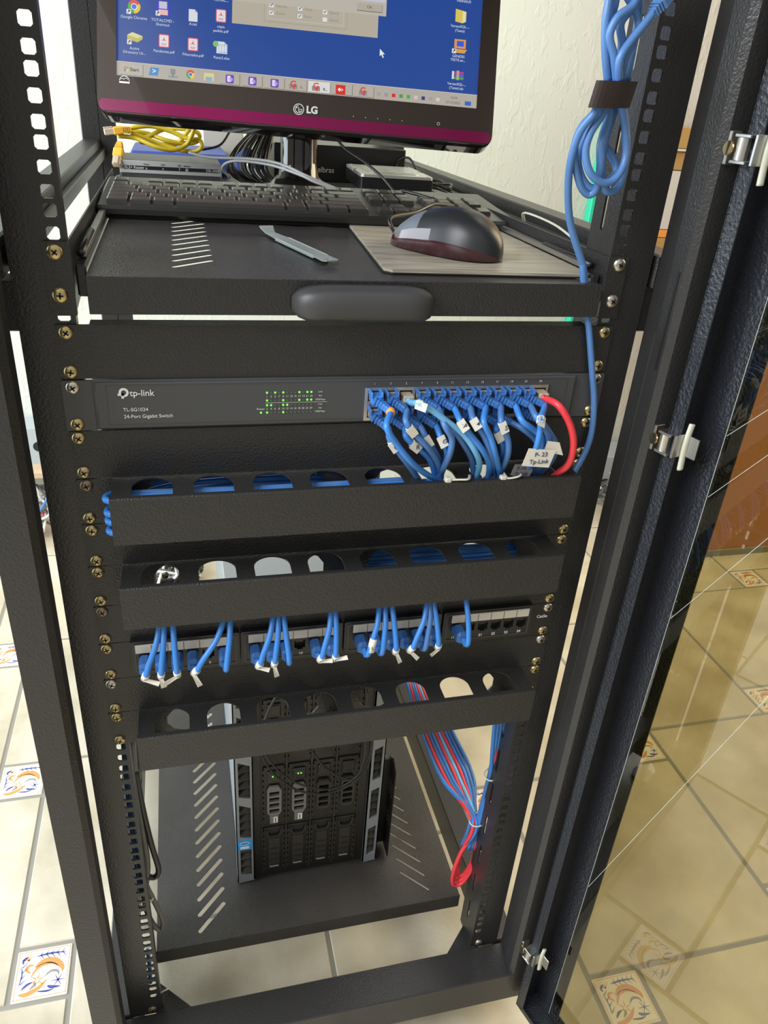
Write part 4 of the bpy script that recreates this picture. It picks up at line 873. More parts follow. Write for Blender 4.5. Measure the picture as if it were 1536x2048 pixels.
BOTP = {0: [(245, 425), (315, 525), (380, 610), (432, 690)], 1: [(350, 420), (432, 490), (490, 550), (520, 640)], 2: [(470, 420), (520, 500), (552, 570), (560, 640)], 3: [(560, 420), (592, 490), (590, 550), (552, 630)],
 4: [(650, 380), (702, 460), (745, 540), (762, 640)], 6: [(805, 340), (850, 420), (872, 520), (885, 640)], 7: [(900, 370), (936, 460), (936, 545), (905, 640)], 8: [(1065, 365), (1135, 425), (1172, 500), (1130, 600), (1080, 650)],
 10: [(1222, 380), (1262, 455), (1240, 555), (1150, 650)]}
slotpos = [(x, z) for z in (-94, -100, -106, -112, -117.5) for x in (-10, -16.5, -23, -29.5, -35.5)]
BULGE = [9, 8, 12, 22, 6, 10, 14, 16, 24, 26, 30, 34]
DEST = [5, 5, 5, 5, 6, 6, 6, 6, 7, 7, 7, 7]
top_style = {0: 'bright', 2: 'light', 11: 'red'}
lab_top = {1: (.42, 'blank'), 2: (.2, 'x'), 4: (.22, 'A'), 5: (.20, '4'), 7: (.25, '5'), 10: (.22, '')}
lab_bot = {0: (.30, 'Q'), 1: (.42, 'R'), 2: (.2, ''), 3: (.24, 'G'), 6: (.30, ''), 7: (.34, '')}
si = 0
names = ['first', 'second', 'third', 'fourth', 'fifth', 'sixth', 'seventh', 'eighth', 'ninth', 'tenth', 'eleventh', 'twelfth']
for rowi in (1, 0):
    for c in range(12):
        if rowi == 1 and c in (5, 11, 9): continue
        x = PX[c]; z = -10.4 if rowi == 0 else -26.0; st = top_style.get(c, '') if rowi == 0 else ''
        mt = {'bright': 'blue', 'light': 'blue3', 'red': 'red', '': ('blue', 'blue2')[(c+rowi) % 2]}[st]
        bm_ = {'bright': 'blue', 'light': 'clear', 'red': 'clear', '': 'boot'}[st]
        colr = {'bright': 'bright blue cable with orange ring', 'light': 'light blue cable with clear plug', 'red': 'red network cord', '': 'blue cable'}[st]
        lb = lab_top.get(c) if rowi == 0 else lab_bot.get(c)
        hx = HX[DEST[c]]+random.uniform(-9, 9); hy = -22+random.uniform(-9, 8)
        label = '%s%s in the switch, %s port row, %s from left' % (colr, ' with tape tag' if lb and not st else '', 'upper' if rowi == 0 else 'lower', names[c])
        if st == 'red': label = 'red network cable curving out of the last upper port of the network switch'
        t = thing('network_cable', label, 'network cable', (x, -10, z), 'cords plugged into the switch')
        slant = (3.5+.25*c) if st != 'red' else 10
        out = 26 if rowi == 0 else 20
        b0 = Vector((x, -9, z)); dirv = Vector((slant*.25, -1, -.55 if rowi == 0 else -.65)).normalized()
        mb = MB()
        if bm_ == 'clear':
            mb.box(x-5, x+5, -20, -6, z-3.5, z+3, 'clear', 1); mb.build('plug', t); b1 = Vector((x+1, -21, z-1.5)); 
        else:
            mb.box(x-4.8, x+4.8, -14, -6, z-4, z+3.4, 'clear' if bm_ == 'boot' else bm_, 1.0); mb.box(x-5, x+5, -19, -12, z-4.4, z+3.6, bm_, 1.2); mb.box(x-5.6, x-3.6, -20, -8, z+2, z+7, bm_, .8); mb.box(x+3.6, x+5.6, -20, -8, z+2, z+7, bm_, .8)
            ribs(mb, Vector((x, -16, z-1)), dirv, bm_, s=1.05); mb.build('boot', t); b1 = Vector((x, -16, z-1))+dirv*15
        rr = 2.9 if st != 'red' else 3.3
        bu = BULGE[c]*(1.0 if rowi == 0 else .55)
        xe = hx if st != 'red' else 192
        xm = max(x, (x+xe)/2)+bu*.7
        if st == 'bright': xm = 38
        if st == 'light': xm = 92; xe = 116; hy = -30
        if st == 'red': xm = 214
        pth = [b1-dirv*4, b1, (x*.55+xm*.45+slant*.5, -43 if rowi == 0 else -36, -46 if rowi == 0 else -50), (xm, -46 if rowi == 0 else -38, -66), (xe+(xm-xe)*.35, hy-9, -80), (xe, hy, -90)]
        tr_ = (TOPP if rowi == 0 else BOTP).get(c)
        if tr_:
            n_ = len(tr_); dep = [(-45 if rowi == 0 else -37)+(20 if rowi == 0 else 13)*max(0, (i-n_+3)/2)+(c % 3)*1.5-(3 if i < n_-1 and c == 10 and rowi == 0 else 0)*3 for i in range(n_)]
            pth = [b1-dirv*4, b1+dirv*2]+[ZC(p[0], p[1], dd) for p, dd in zip(tr_, dep)]
            e_ = pth[-1]; xe = e_.x; hy = e_.y
            pth += [(xe+(hx-xe)*.3, hy+1, min(e_.z-5, -90))]
        sy, sz = slotpos[si % 25]; si += 1
        endx = -206
        if st == 'red': pth = [b1-dirv*4, b1, AT(1118, 812, 'y', -38), AT(1140, 850, 'y', -44), AT(1147, 890, 'y', -46), AT(1137, 928, 'y', -42), AT(1108, 953, 'y', -32)]
        pth += [(xe-4, (hy+sy)/2, sz+3), (xe-16, sy, sz), ((xe+endx)/2, sy+random.uniform(-1.2, 1.2), sz+random.uniform(-1, 1)), (endx, sy, sz)]
        mb = MB(); mb.tube(pth, rr, mt, 9, 6); mb.build('cord', t)
        if st == 'bright': P = spline(pth[:5], 6); MB().tube([P[5], P[6], P[7]], 4.2, 'orange', 12, 1).build('orange_ring', t)
        if lb and bm_ != 'clear' or c == 2 and rowi == 0:
            P = spline(pth[:6], 8); n0 = int((.28+lb[0]*.45)*len(P)); q0, q1 = P[n0], P[n0+4]; d = (q1-q0).normalized()
            flag('tape_tag', [q0, (q0+q1)/2, q1], 3.7, t)
            sd = Vector((1, 0, 0)); fr_ = MB(); w_ = 9
            a = (q0+q1)/2; up_ = d*5.2; sd = d.cross(Vector((0, -1, 0))).normalized()
            vs = [a-up_+Vector((0, -3.8, 0))-sd*3.2, a-up_+Vector((0, -4.2, 0))+sd*4.4, a+up_+Vector((0, -4.2, 0))+sd*4.4, a+up_+Vector((0, -3.8, 0))-sd*3.2]
            fr_.add(vs+[v+Vector((0, .5, 0)) for v in vs], [(0, 1, 2, 3), (4, 7, 6, 5), (0, 4, 5, 1), (1, 5, 6, 2), (2, 6, 7, 3), (3, 7, 4, 0)], 'tape'); fr_.build('tape_flag', t)
            if len(lb[1]) == 1 and lb[1] not in 'x': text(lb[1], 4.6, (a.x+1.5, a.y-4.6, a.z), 'ink', t, 'tag_writing', bold=.02)
# hand written paper tags on the last cords
pt = thing('paper_tag', 'white handwritten paper tag among the right hand cords below the network switch', 'label', (158, -50, -66))
mb = MB(); mb.plate([(146, -63), (173, -66), (177, -49), (150, -46)], [], (0, -54, 0), (1, 0, 0), (0, 0, 1), .5, 'tape'); mb.plate([(166, -50), (186, -55), (180, -42), (168, -40)], [], (0, -52.4, 0), (1, 0, 0), (0, 0, 1), .5, 'tape'); mb.build('paper', pt)
text('P- 23', 4.4, (163, -54.4, -52.5), 'ink', pt, 'handwriting'); text('Tp-Link', 4.4, (162, -54.4, -59.5), 'ink', pt, 'handwriting')
pt = thing('paper_tag', 'grey shaded handwritten paper tag hanging lowest among the right hand cords', 'label', (156, -36, -88))
mb = MB(); mb.plate([(144, -80), (162, -86), (166, -76), (160, -70), (147, -69)], [], (0, -38, 0), (1, 0, 0), (0, 0, 1), .5, 'carrier'); mb.build('paper', pt)
text('P-10', 3.8, (154, -38.4, -73.5), 'ink', pt, 'handwriting'); text('Tplink', 3.8, (154.5, -38.4, -79), 'ink', pt, 'handwriting')
for i, (a, b, s_) in enumerate((((82, -40, -81), (100, -44, -79), 'left'), ((136, -40, -82), (152, -42, -79), 'right'))):
    t = thing('zip_tie', 'pale nylon zip tie at the topmost cable duct mouth, %s of the two' % s_, 'zip tie', a)
    mb = MB(); mb.tube([a, ((a[0]+b[0])/2, a[1]-3, a[2]+1.5), b, (b[0]+6, b[1]+12, b[2]-2)], 1.4, 'tie', 6, 5, flat=.6); mb.box(a[0]-3, a[0]+3, a[1]-3, a[1]+3, a[2]-3.5, a[2]+3, 'tie', 1); mb.tube([a, (a[0]+1, a[1], a[2]-12)], 1.2, 'tie', 6, 1); mb.build('strap', t)
# cord loops leaving the left end of the top duct
for i, z in enumerate((-90, -103, -111, -121)):
    mb = MB(); mb.tube([(-196, -30, z+1), (-208, -31, z), (-214.5, -27, z-1), (-215, -18, z-2), (-207, -10, z-3), (-195, -9, z-3)], 3.0, 'blue', 9, 5)
    tag(mb.build('cable_loop'), 'blue cable loop at the left end of the topmost duct, %s from top' % names[i], 'network cord', 'cord loops at the duct end')
# ================================================================== CORDS OF THE PATCH PANEL
plugs = {1: -181, 2: -177, 3: -169, 4: -122, 6: -116, 7: -75, 8: -70, 9: -65, 11: -18, 12: -14, 13: 31, 14: 37, 15: 44, 16: 81, 17: 84.5, 18: 88, 19: 123}
tagd = {1: -25, 2: -80, 3: -150, 4: -70, 7: -20, 8: -80, 11: 0, 12: 10, 13: 0, 15: -70, 16: -50, 18: -140}
k_ = 0
for n, ex in plugs.items():
    x = jx(n); lab = n in tagd; hx = min(HX, key=lambda h: abs(h-ex))
    t = thing('patch_cable', 'blue patch cable%s plugged into jack %d of the patch panel' % (' with white tape tag' if lab else '', n), 'patch cable', (x, -30, -290), 'cords plugged into the patch panel')
    mt = 'blue' if n in (1, 2, 6, 9, 14, 19) else ('blue2' if n in (17,) else 'blue')
    mb = MB(); mb.box(x-5.3, x+5.3, -26, -6, -284.5, -274.5, 'boot', 1.4)
    mb.box(x-5.6, x+5.6, -29, -10, -285, -270, 'boot', 3)
    dv_ = Vector((0.0, -1, -.15)); ribs(mb, Vector((x, -28, -276)), dv_, 'boot', s=.8)
    mb.build('boot', t)
    j = random.uniform(-2, 2); sy = -28-4*(k_ % 3); sz = -207-4.5*(k_ % 2) if ex < 20 else -192-5.5*(k_ % 4); k_ += 1
    pth = [(x, -32, -275), (x-(x-ex)*.02, -40, -275.5), (x-(x-ex)*.10, -44.5, -270), (x-(x-ex)*.3, -43, -259), (x-(x-ex)*.75, -36, -241), (ex, -25, -226), (ex+1, -22, -215), (ex+6, (sy-22)/2, sz-2), (ex+18, sy, sz), (ex*.5+104, sy+random.uniform(-2, 2), sz), (205, sy, sz)]
    mb = MB(); mb.tube(pth, 2.9, mt, 9, 6); mb.build('cord', t)
    if lab:
        a = Vector((x, -46, -276)) if n != 13 else Vector((x+4, -46, -262)); ang = math.radians(tagd[n]); d = Vector((math.cos(ang), -.1, math.sin(ang)))
        if n == 13:
            flag('tape_tag', [(x+3, -44.5, -268), (x+6, -42.5, -254)], 3.8, t); text('L', 4, (x+4, -48.5, -261), 'ink', t, 'tag_writing')
        else:
            flag('tape_tag', [(x, -41, -275.5), (x-(x-ex)*.12, -45, -268)], 3.6, t)
            nn_ = d.cross(Vector((0, -1, 0))).normalized(); s0 = Vector((x, -46, -273)); ln = 11+random.uniform(0, 4)
            vs = [s0+nn_*1.8, s0-nn_*1.8, s0+d*ln-nn_*2.8+Vector((0, 2, -1)), s0+d*ln+nn_*2.4+Vector((0, -1, 1))]
            m2 = MB(); m2.add(vs+[v+Vector((0, .4, 0)) for v in vs], [(0, 1, 2, 3), (4, 7, 6, 5), (0, 4, 5, 1), (1, 5, 6, 2), (2, 6, 7, 3), (3, 7, 4, 0)], 'tape'); m2.build('tape_flag', t)
# blue cords crossing behind the two upper ducts
for i in range(7):
    mb = MB(); z = -180-4.4*i; mb.tube([(10, 14, z+2), (80, 18+3*(i % 2), z), (150, 16, z+random.uniform(-3, 3)), (216, 20, z+4), (219, 40, z+24)], 3.0, ('blue2', 'blue')[i % 2], 8, 6)
    tag(mb.build('rear_cable'), 'dusty blue cord running behind the right half of the middle cable duct', 'network cord', 'cords behind the middle duct')
for i in range(4):
    mb = MB(); z = -93-6.5*i; mb.tube([(-205, 12, z-14), (-180, 15, z-6), (-140, 15, z), (-60, 17, z+random.uniform(-2, 2)), (30, 14, z)], 3.0, 'blue', 8, 6)
    tag(mb.build('rear_cable'), 'blue cord running behind the left half of the topmost cable duct', 'network cord', 'cords behind the topmost duct')

# ================================================================== COILED SLATE BLUE CABLE ON THE RIGHT RAIL
cc = thing('coiled_blue_cable', 'long slate blue network cable coiled and strapped on the right rail, its tail hanging down', 'cable', (182, -22, 165))
def Z3(x, y, d=-22): return AT(1016+x*.33854, y*.33854, 'y', d)
mb = MB()
def ct(pts, r=3.1):
    mb.tube([Z3(*p) for p in pts], r, 'bluecoil', 9, 5)
ct([(590, 480, -24), (520, 650, -26), (440, 745, -28), (395, 860, -26), (400, 980, -22), (430, 1100, -20), (478, 1150, -20), (525, 1110, -24), (545, 980, -28), (548, 850, -26), (590, 700, -20), (625, 480, -18)])
ct([(600, 480, -30), (570, 650, -32), (490, 780, -32), (458, 900, -32), (485, 1020, -34), (560, 1080, -34), (640, 1050, -32), (695, 930, -28), (690, 760, -26), (650, 480, -24)])
ct([(640, 480, -16), (690, 700, -14), (698, 900, -16), (665, 1080, -20), (605, 1135, -24), (560, 1090, -24), (560, 900, -18), (600, 740, -16), (690, 480, -14)])
ct([(575, 480, -34), (530, 640, -36), (430, 770, -32), (375, 930, -26), (355, 1100, -18), (362, 1280, -10), (395, 1420, -6), (440, 1560, -3), (452, 1640, -3), (462, 1760, -6)])
ct([(615, 480, -12), (560, 660, -10), (475, 780, -10), (415, 900, -14), (425, 1020, -18), (480, 1105, -20), (560, 1095, -22), (640, 1010, -20), (600, 900, -14), (555, 820, -10), (620, 640, -12), (670, 480, -10)])
P_ = [AT(1165+2, 560, 'y', -4), AT(1172, 620, 'y', -7), AT(1178, 660, 'y', -8), AT(1184, 740, 'y', -9), AT(1188, 800, 'y', -9), AT(1184, 860, 'y', -9), AT(1170, 905, 'y', -10), AT(1146, 948, 'y', -16)]
mb.tube([Z3(440, 1560, -3)]+P_, 3.0, 'bluecoil', 9, 6)
mb.tube([AT(1146, 948, 'y', -16), (214, -20, -96), (206, -22, -108)], 3.0, 'bluecoil', 9, 5)
ct([(590, 480, -24), (575, 300, -26), (578, 120, -26), (600, -30, -24), (610, -200, -24)]); ct([(612, 480, -16), (606, 300, -14), (598, 150, -16), (635, 0, -20), (640, -200, -20)])
ct([(640, 480, -28), (625, 330, -30), (600, 210, -30), (650, 100, -30), (740, 30, -28), (770, -80, -24), (760, -200, -24)]); ct([(655, 480, -32), (660, 350, -34), (720, 250, -32), (800, 150, -30), (850, 85, -28)])
ct([(700, 480, -14), (735, 300, -12), (765, 130, -12), (775, -30, -14), (770, -200, -14)]); ct([(630, 480, -20), (672, 270, -22), (665, 140, -22), (735, 40, -22), (760, -60, -20), (740, -200, -20)])
ct([(670, 480, -24), (700, 330, -26), (770, 180, -24), (745, 60, -20), (690, -40, -20)], 2.8)
mb.build('cable', cc)
rj('c', Z3(845, 90, -28), Z3(900, 20, -26)-Z3(845, 90, -28), cc, 'bluecoil', .9)
vb = MB(); q = [Z3(500, 555, -42), Z3(620, 560, -44), Z3(715, 560, -34), Z3(735, 560, -10), Z3(640, 560, 2), Z3(520, 555, -8)]
vs = []; 
for p in spline(q, 5, True)[:-1]:
    for dz, dy in ((-9, 0), (9, 0)): vs.append((p.x+(2 if dz > 0 else -1), p.y, p.z+dz))
cen = Vector((182, -22, 236)); m_ = len(vs)//2; inner = [tuple(Vector(v)+(Vector((cen.x, cen.y, v[2]))-Vector(v)).normalized()*1.6) for v in vs]
fs = []
for i in range(m_):
    j = (i+1) % m_; a, b, c, d = 2*i, 2*i+1, 2*j+1, 2*j; o_ = 2*m_
    fs += [(a, d, c, b), (o_+a, o_+b, o_+c, o_+d), (b, c, o_+c, o_+b), (a, o_+a, o_+d, d)]
vb.add(list(vs)+inner, fs, 'velcro'); tag(vb.build('hook_strap'), 'brown fabric strap around the coiled blue cable on the right rail', 'strap')
wt = MB(); wt.tube([(216, 60, 116), (208, 90, 124), (195, 130, 128), (222, 190, 112)], 1.6, 'tie', 7, 5, flat=.6); tag(wt.build('nylon_tie'), 'white nylon tie arching beside the right edge of the pull-out shelf', 'zip tie')

# ================================================================== LOWER SHELF, SERVER
ls = thing('fixed_shelf', 'low fixed rack shelf with slanted vent slots carrying the tower server', 'shelf', (0, 450, -853))
mb = MB(); hs = []
for i in range(19):
    yy = 54+24.5*i; hs.append(slot(-168, yy+4, -134, yy+40, 3.0))
    if True: hs.append(slot(168, yy+4, 134, yy+40, 1.2))
mb.plate([(-227, 41), (212, 41), (212, 900), (-227, 900)], hs, (0, 0, -827), (1, 0, 0), (0, 1, 0), 0.6, 'shelf'); mb.build('shelf_board', ls)
mb = MB(); mb.box(-227.5, 212.5, 39.4, 41, -853, -826.6, 'shelf', .4); mb.box(-227, -225.6, 41, 900, -853, -828, 'shelf'); mb.box(210.6, 212, 41, 900, -853, -828, 'shelf'); mb.build('shelf_rim', ls)
sv = thing('tower_server', 'black tower server with silver side grilles and drive bays standing on the low shelf', 'server', (-4, 380, -827))
ZB, ZT = -825.5, -395
mb = MB(); mb.box(-108, 99, 134, 640, ZB, ZT, 'serversilver', 1.5); mb.box(-88, 82, 127, 136, ZB+1, ZT-2, 'serverdark', 1); mb.build('chassis', sv)
def grille(x0, x1, sgn, name):
    mb = MB(); hs = []; z = -812
    while z < ZT-70:
        h = 68
        a, b = x0+(5 if sgn < 0 else 5), x1-4
        hs.append([(a, z+(6 if sgn < 0 else 2)), (b, z+(0 if sgn < 0 else 6)), (b, z+h-(4 if sgn < 0 else 0)), (a, z+h+(4 if sgn < 0 else -6))]); z += h+14
    mb.plate([(x0, ZB), (x1, ZB+3), (x1, ZT-2), (x0, ZT)], hs, (0, 121, 0), (1, 0, 0), (0, 0, 1), 4, 'serversilver')
    mb.box(x0, x0+1.5, 121, 136, ZB+1, ZT-1, 'serversilver'); mb.box(x1-1.5, x1, 121, 136, ZB+4, ZT-3, 'serversilver')
    z = -812
    for h in hs:
        z0 = min(p[1] for p in h); 
        for i in range(4):
            za = z0+2+16*i; xa, xb = (x0+2, x1-2)
            mb.add([(xa, 123, za), (xb, 125, za), (xb, 134, za+11), (xa, 128, za+3), (xa, 123, za+1.2), (xb, 125, za+1.2), (xb, 134, za+12.2), (xa, 128, za+4.2)], [(0, 1, 2, 3), (4, 7, 6, 5), (0, 4, 5, 1), (1, 5, 6, 2), (2, 6, 7, 3), (3, 7, 4, 0)], 'serverbrown')
    mb.box(x0+1, x1-1, 133.6, 134.4, ZB+2, ZT-2, 'serverdark')
    return mb.build(name, sv)
grille(-111, -86, -1, 'side_grille'); grille(79, 100, 1, 'side_grille')
for ri, (zt_, zb_) in enumerate(((-470, -592), (-592, -712), (-715, -815))):
    for ci, bx in enumerate((-57, -22, 13, 48)):
        lit = ri == 1 and ci < 2; mt = 'carrier' if lit else 'serverbrown'
        mb = MB(); mb.box(bx-15, bx+15, 124.5, 128, zb_+3, zt_-3, 'serverdark', 1)
        for xx in (-16.8, 16.8): mb.box(bx+xx-.6, bx+xx+.6, 123.6, 128, zb_, zt_, 'serverbrown')
        for s_ in (-15.6, 13.2):
            for q in range(10): mb.box(bx+s_, bx+s_+2.4, 123.9, 124.6, zb_+6+q*11, zb_+13+q*11, 'serverbrown', .3) if zb_+13+q*11 < zt_-4 else None
        by = mb.build('drive_bay', sv)
        mb = MB()
        if ri < 2:
            zc = zt_-4 if ri == 0 else zt_-4
            z1, z0 = zc-34, zc-92
            oct_ = [(bx-10, z0+8), (bx-6, z0), (bx+6, z0), (bx+10, z0+8), (bx+10, z1-8), (bx+6, z1), (bx-6, z1), (bx-10, z1-8)]
            hs = [rrect(bx-7, bx+7, z0+6+11.6*q, z0+14+11.6*q, 1.2, 2) for q in range(4)]
            mb.plate(oct_, hs, (0, 119.5, 0), (1, 0, 0), (0, 0, 1), 4, mt)
            mb.box(bx-9, bx+9, 121, 125, zc-28, zc-6, 'serverbrown', 3); mb.plate(rrect(bx-7, bx+7, zc-26, zc-8, 5), [rrect(bx-5, bx+5, zc-24, zc-10, 4)], (0, 120.6, 0), (1, 0, 0), (0, 0, 1), .8, 'serverbrown')
            if lit:
                mb.box(bx-6, bx+6, 121.5, 125, z0-18, z0-3, 'carrier', .5); mb.box(bx-1, bx+5, 121.2, 121.6, z0-16, z0-4, 'white'); mb.box(bx+1, bx+2.4, 121, 121.3, z0-15, z0-6, 'ink')
        else:
            mb.plate([(bx-11, zt_-4), (bx-11, zt_-12), (bx-7, zt_-20), (bx+7, zt_-20), (bx+11, zt_-12), (bx+11, zt_-4), (bx+9, zt_-4), (bx+9, zt_-11), (bx+6, zt_-17.5), (bx-6, zt_-17.5), (bx-9, zt_-11), (bx-9, zt_-4)], [], (0, 120.5, 0), (1, 0, 0), (0, 0, 1), 2, 'serverbrown')
            mb.plate(rrect(bx-8, bx+8, zb_+12, zt_-24, 1), [], (0, 122.4, 0), (1, 0, 0), (0, 0, 1), 2, 'serverbrown')
            for q in range(4): mb.box(bx-6, bx+6, 121.4, 122.6, zb_+18+q*12, zb_+19.2+q*12, 'dark')
            mb.box(bx-6.5, bx+6.5, 121, 123.6, zb_+14, zb_+16.5, 'carrier', .6)
        cr = mb.build('carrier_latch', by)
        if lit:
            for q in range(2 if ci else 1): MB().cyl((bx-2+4*q, 120.8, zt_-18), (0, -1, 0), 1.0, .6, 'led', 10).build('drive_light', by)
mb = MB(); mb.plate(rrect(-109.5, -88.5, -752, -731, 1.5), [], (0, 120.4, 0), (1, 0, 0), (0, 0, 1), .4, 'stickerblue'); st_ = mb.build('blue_sticker', sv)
mb = MB(); mb.box(-106, -93, 119.6, 120.2, -748.5, -744, 'labelpaper'); el = [(-99.5+7.5*math.cos(a*.314), -738+3.6*math.sin(a*.314)) for a in range(20)]; ei = [(-99.5+6.5*math.cos(a*.314), -738+2.8*math.sin(a*.314)) for a in range(20)]
mb.plate(el, [ei], (0, 120, 0), (1, 0, 0), (0, 0, 1), .3, 'labelpaper'); mb.build('sticker_print', sv)
mb = MB(); hs = []
for r_i in range(9):
    for c_i in range(3): hs.append(rrect(128+c_i*9, 134+c_i*9, -700+6*r_i-(90 if r_i > 4 else 0), -697+6*r_i-(90 if r_i > 4 else 0), 1, 2))
mb.plate([(122, -822), (158, -822), (158, -640), (140, -628), (122, -640)], hs, (120, 0, 0), (0, 1, 0), (0, 0, 1), 1.5, 'serverdark'); mb.box(99, 120, 150, 152, -822, -640, 'serverdark'); mb.build('perforated_flap', sv)

# black cords looping in front of the server
for i, (pts, r) in enumerate(((((520, 1505), (545, 1545), (590, 1578), (640, 1588), (690, 1575), (728, 1545), (742, 1510), (746, 1470)), 1.6), (((526, 1500), (560, 1545), (610, 1572), (660, 1578), (705, 1560), (735, 1520), (745, 1475)), 1.5), (((622, 1500), (650, 1535), (690, 1558), (715, 1550), (728, 1510), (730, 1450), (735, 1380)), 1.9), (((518, 1500), (530, 1440), (553, 1392), (575, 1370)), 1.8))):
    mb = MB(); mb.tube([AT(x, y, 'y', 108-4*i) for x, y in pts], r, 'blackcable', 8, 6)
    tag(mb.build('looping_cable'), ('outermost and lowest', 'second', 'innermost and shortest', 'upper left')[i]+' black cord looping in front of the tower server', 'cable', 'black cords before the server')
tt = MB(); tt.box(146, 150, 0, 1, 0, 0.5, 'dark') if False else None

# red and blue cable bundle at the right
rb = thing('cable_bundle', 'bundle of red and blue cables tied at the right rail ending in a red loop', 'cable bundle', (220, 50, -815))
tie = AT(948, 1640, 'y', 50)
cols = ['blue', 'red', 'blue2', 'blue', 'red', 'blue3', 'red', 'blue', 'blue2', 'blue2']
for i, cl in enumerate(cols):
    f = i/9; o_ = Vector((2.6*math.cos(i*2.4), 2.6*math.sin(i*1.7), 0))*1.6
    a = AT(845+62*f, 1466, 'y', 230-40*f); b = AT(885+70*f*.9, 1560, 'y', 130); 
    mb = MB(); mb.tube([AT(812+38*f, 1360, 'y', 300), a, b, tie+o_, AT(928+10*(i % 3), 1690, 'y', 48)+o_*.6], 3.0, cl, 8, 6); mb.build('cable', rb)
for i in range(7):
    o_ = Vector((2.4*math.cos(i*2.1), 2.4*math.sin(i*1.3), 0))*1.5; f = i/6
    mb = MB(); mb.tube([AT(990+20*f, 1440, 'y', 30+8*(i % 2)), AT(985+14*f, 1500, 'y', 34), AT(978+12*f, 1555, 'y', 40)+o_*.5, tie+Vector((8, -4, 10))+o_, AT(935+26*f, 1698, 'y', 44)], 3.0, ('blue', 'blue2', 'blue', 'red', 'blue', 'blue', 'blue2')[i], 8, 6); mb.build('cable', rb)
for i in range(3):
    mb = MB(); k = i*5; mb.tube([AT(950-2*i, 1670, 'y', 46+3*i), AT(925-k*.4, 1700+k, 'y', 44+3*i), AT(908+k*.8, 1740, 'y', 42+3*i), AT(906+k, 1768-k*1.6, 'y', 42+3*i), AT(925+k*.3, 1765-k*1.8, 'y', 42+3*i), AT(945-k*.2, 1735-k, 'y', 42+3*i), AT(952-k*.3, 1705, 'y', 44+3*i), AT(950, 1675, 'y', 46+3*i)], 3.0, 'red', 8, 6); mb.build('red_loop', rb)
for q in (AT(985, 1548, 'y', 40), tie+Vector((4, -2, 2))):
    ring_ = [q+Vector((11*math.cos(a*.785), 11*math.sin(a*.785), 3*math.cos(a*.785))) for a in range(8)]
    mb = MB(); mb.tube(ring_, 1.1, 'tie', 6, 3, closed=True); mb.build('zip_tie', rb)
# dark cords hanging behind the left rail
lb_ = thing('hanging_cables', 'dark grey and blue cables tied in a bunch behind the left rail', 'cable bundle', (-222, 45, -780))
for i, (pts, mt, r) in enumerate(([((262, 1480), (268, 1560), (282, 1660), (292, 1730), (286, 1790)), 'greycable', 3.6], [((252, 1480), (258, 1580), (272, 1680), (284, 1760), (285, 1795)), 'blue2', 3.2], [((270, 1470), (276, 1540), (262, 1620), (276, 1720), (283, 1790)), 'greycable', 3.4],
        [((268, 1540), (283, 1620), (300, 1690), (314, 1738), (306, 1754), (290, 1752)), 'blackcable', 3.6], [((284, 1785), (290, 1820), (306, 1852), (320, 1858), (322, 1840), (310, 1812), (294, 1780), (286, 1760)), 'greycable', 3.4], [((244, 1480), (250, 1560), (266, 1700), (278, 1780)), 'blue2', 3.0], [((292, 1900), (296, 1930), (298, 1965)), 'blue', 2.6])):
    mb = MB(); mb.tube([AT(x+3, y, 'y', 24+5*(i % 3)) for x, y in pts], r, mt, 8, 6); mb.build('cord', lb_)
q = AT(291, 1798, 'y', 30); mb = MB(); mb.tube([q+Vector((10*math.cos(a*.785), 9*math.sin(a*.785), 4*math.cos(a*.785))) for a in range(8)], 1.3, 'tie', 6, 3, closed=True); mb.build('zip_tie', lb_)
zt_ = MB(); zt_.tube([AT(312, 1992, 'y', 6), AT(325, 1983, 'y', 8), AT(337, 1977, 'y', 8)], 1.2, 'tie', 6, 3); tag(zt_.build('nylon_tie'), 'pale tail of a zip tie at the bottom of the left rail', 'zip tie')

# ================================================================== THINGS BY THE WALL
up_ = thing('grey_box_unit', 'blue-grey enamel box with a dark round opening near the wall, seen past the left post', 'electrical box', (-585, 1640, -812))
mb = MB(); hole = [(-572+16*math.cos(a*.314), -757+16*math.sin(a*.314)) for a in range(20)]; mb.plate(rrect(-650, -520, -812, -700, 5), [hole], (0, 1600, 0), (1, 0, 0), (0, 0, 1), 3, 'ups'); mb.box(-650, -520, 1603, 1690, -812, -700, 'ups', 4); mb.build('case', up_)
MB().cyl((-572, 1601.5, -757), (0, 1, 0), 16, 1.2, 'dark').build('round_opening', up_)
tb = thing('low_bench', 'low pale wooden bench against the wall under the grey box', 'bench', (-600, 1600, FLOOR))
MB().box(-800, -400, 1540, 1695, -832, -812, 'wood', 2).build('bench_top', tb)
for x in (-780, -430):
    for y in (1560, 1680): MB().box(x-12, x+12, y-12, y+12, FLOOR, -832, 'wood', 1).build('leg', tb)
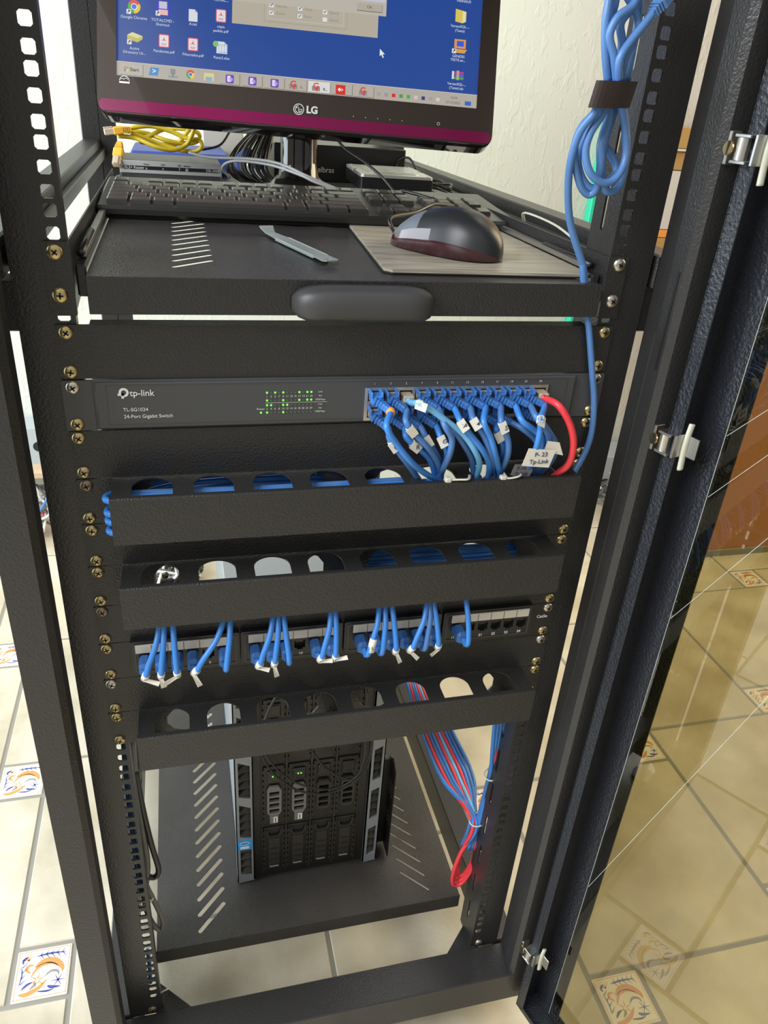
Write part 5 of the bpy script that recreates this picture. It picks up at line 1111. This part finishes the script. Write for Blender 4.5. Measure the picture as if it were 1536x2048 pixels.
def heap(name, cx, cy, n, rx, ry, mts, lab, seed, hz=60):
    for k in range(n):
        mb = MB(); rnd = random.Random(seed+k); pts = [(cx+rx*rnd.uniform(-1, 1), cy+ry*rnd.uniform(-1, 1), FLOOR+5+hz*rnd.random()**1.5) for _ in range(9)]
        mb.tube(pts, 4, mts[k % len(mts)], 7, 6); tag(mb.build(name), lab, 'cable', lab)
heap('floor_cable', -600, 1560, 6, 70, 70, ['greycable', 'whitecable', 'blue2', 'greycable', 'red', 'whitecable'], 'cables heaped on the floor under the wooden bench', 50, 150)
heap('floor_cable', -200, 1230, 9, 75, 70, ['greycable', 'whitecable', 'blackcable'], 'cables heaped on the floor behind the rack, left of its middle', 70, 60)
heap('floor_cable', 1320, 1560, 5, 80, 80, ['greycable', 'whitecable', 'blackcable'], 'cables heaped on the floor near the terracotta wall', 90, 110)
tag(MB().box(1250, 1410, 1560, 1690, FLOOR, -850, 'ups', 5).build('grey_carton'), 'grey box on the floor between the rack and the terracotta wall', 'box')
tag(MB().box(1098, 1128, 1670, 1699, -560, 190, 'green', 3).build('green_trim_post'), 'narrow bright green upright against the white wall behind the rack', 'green upright')
shf = thing('wall_shelf', 'narrow wall shelf board seen in the slit beside the right rail', 'shelf', (1350, 1640, -180)); MB().box(1270, 1410, 1600, 1699, -200, -184, 'wood', 1).build('board', shf); MB().box(1270, 1410, 1600, 1699, 128, 134, 'paper', 1).build('board', shf); MB().box(1275, 1290, 1610, 1698, -184, 128, 'paper').build('side_panel', shf)
tag(MB().box(1305, 1405, 1610, 1690, -184, -120, 'card', 2).build('cardboard_box'), 'tan cardboard box on the lower board of the wall shelf', 'box')
tag(MB().box(1300, 1408, 1612, 1690, -118, -96, 'orange', 1).build('orange_binder'), 'orange binder lying on the tan cardboard box', 'binder')
tag(MB().box(1302, 1406, 1614, 1690, -94, 74, 'paper', 1).build('paper_stack'), 'stack of white papers on top of the orange binder', 'papers')
tag(MB().box(1300, 1405, 1612, 1690, 76, 126, 'card', 2).build('cardboard_box'), 'tan cardboard box just under the upper board of the wall shelf', 'box')
tag(MB().box(1300, 1405, 1612, 1690, 135, 192, 'card', 2).build('cardboard_box'), 'tan cardboard box on top of the wall shelf', 'box')
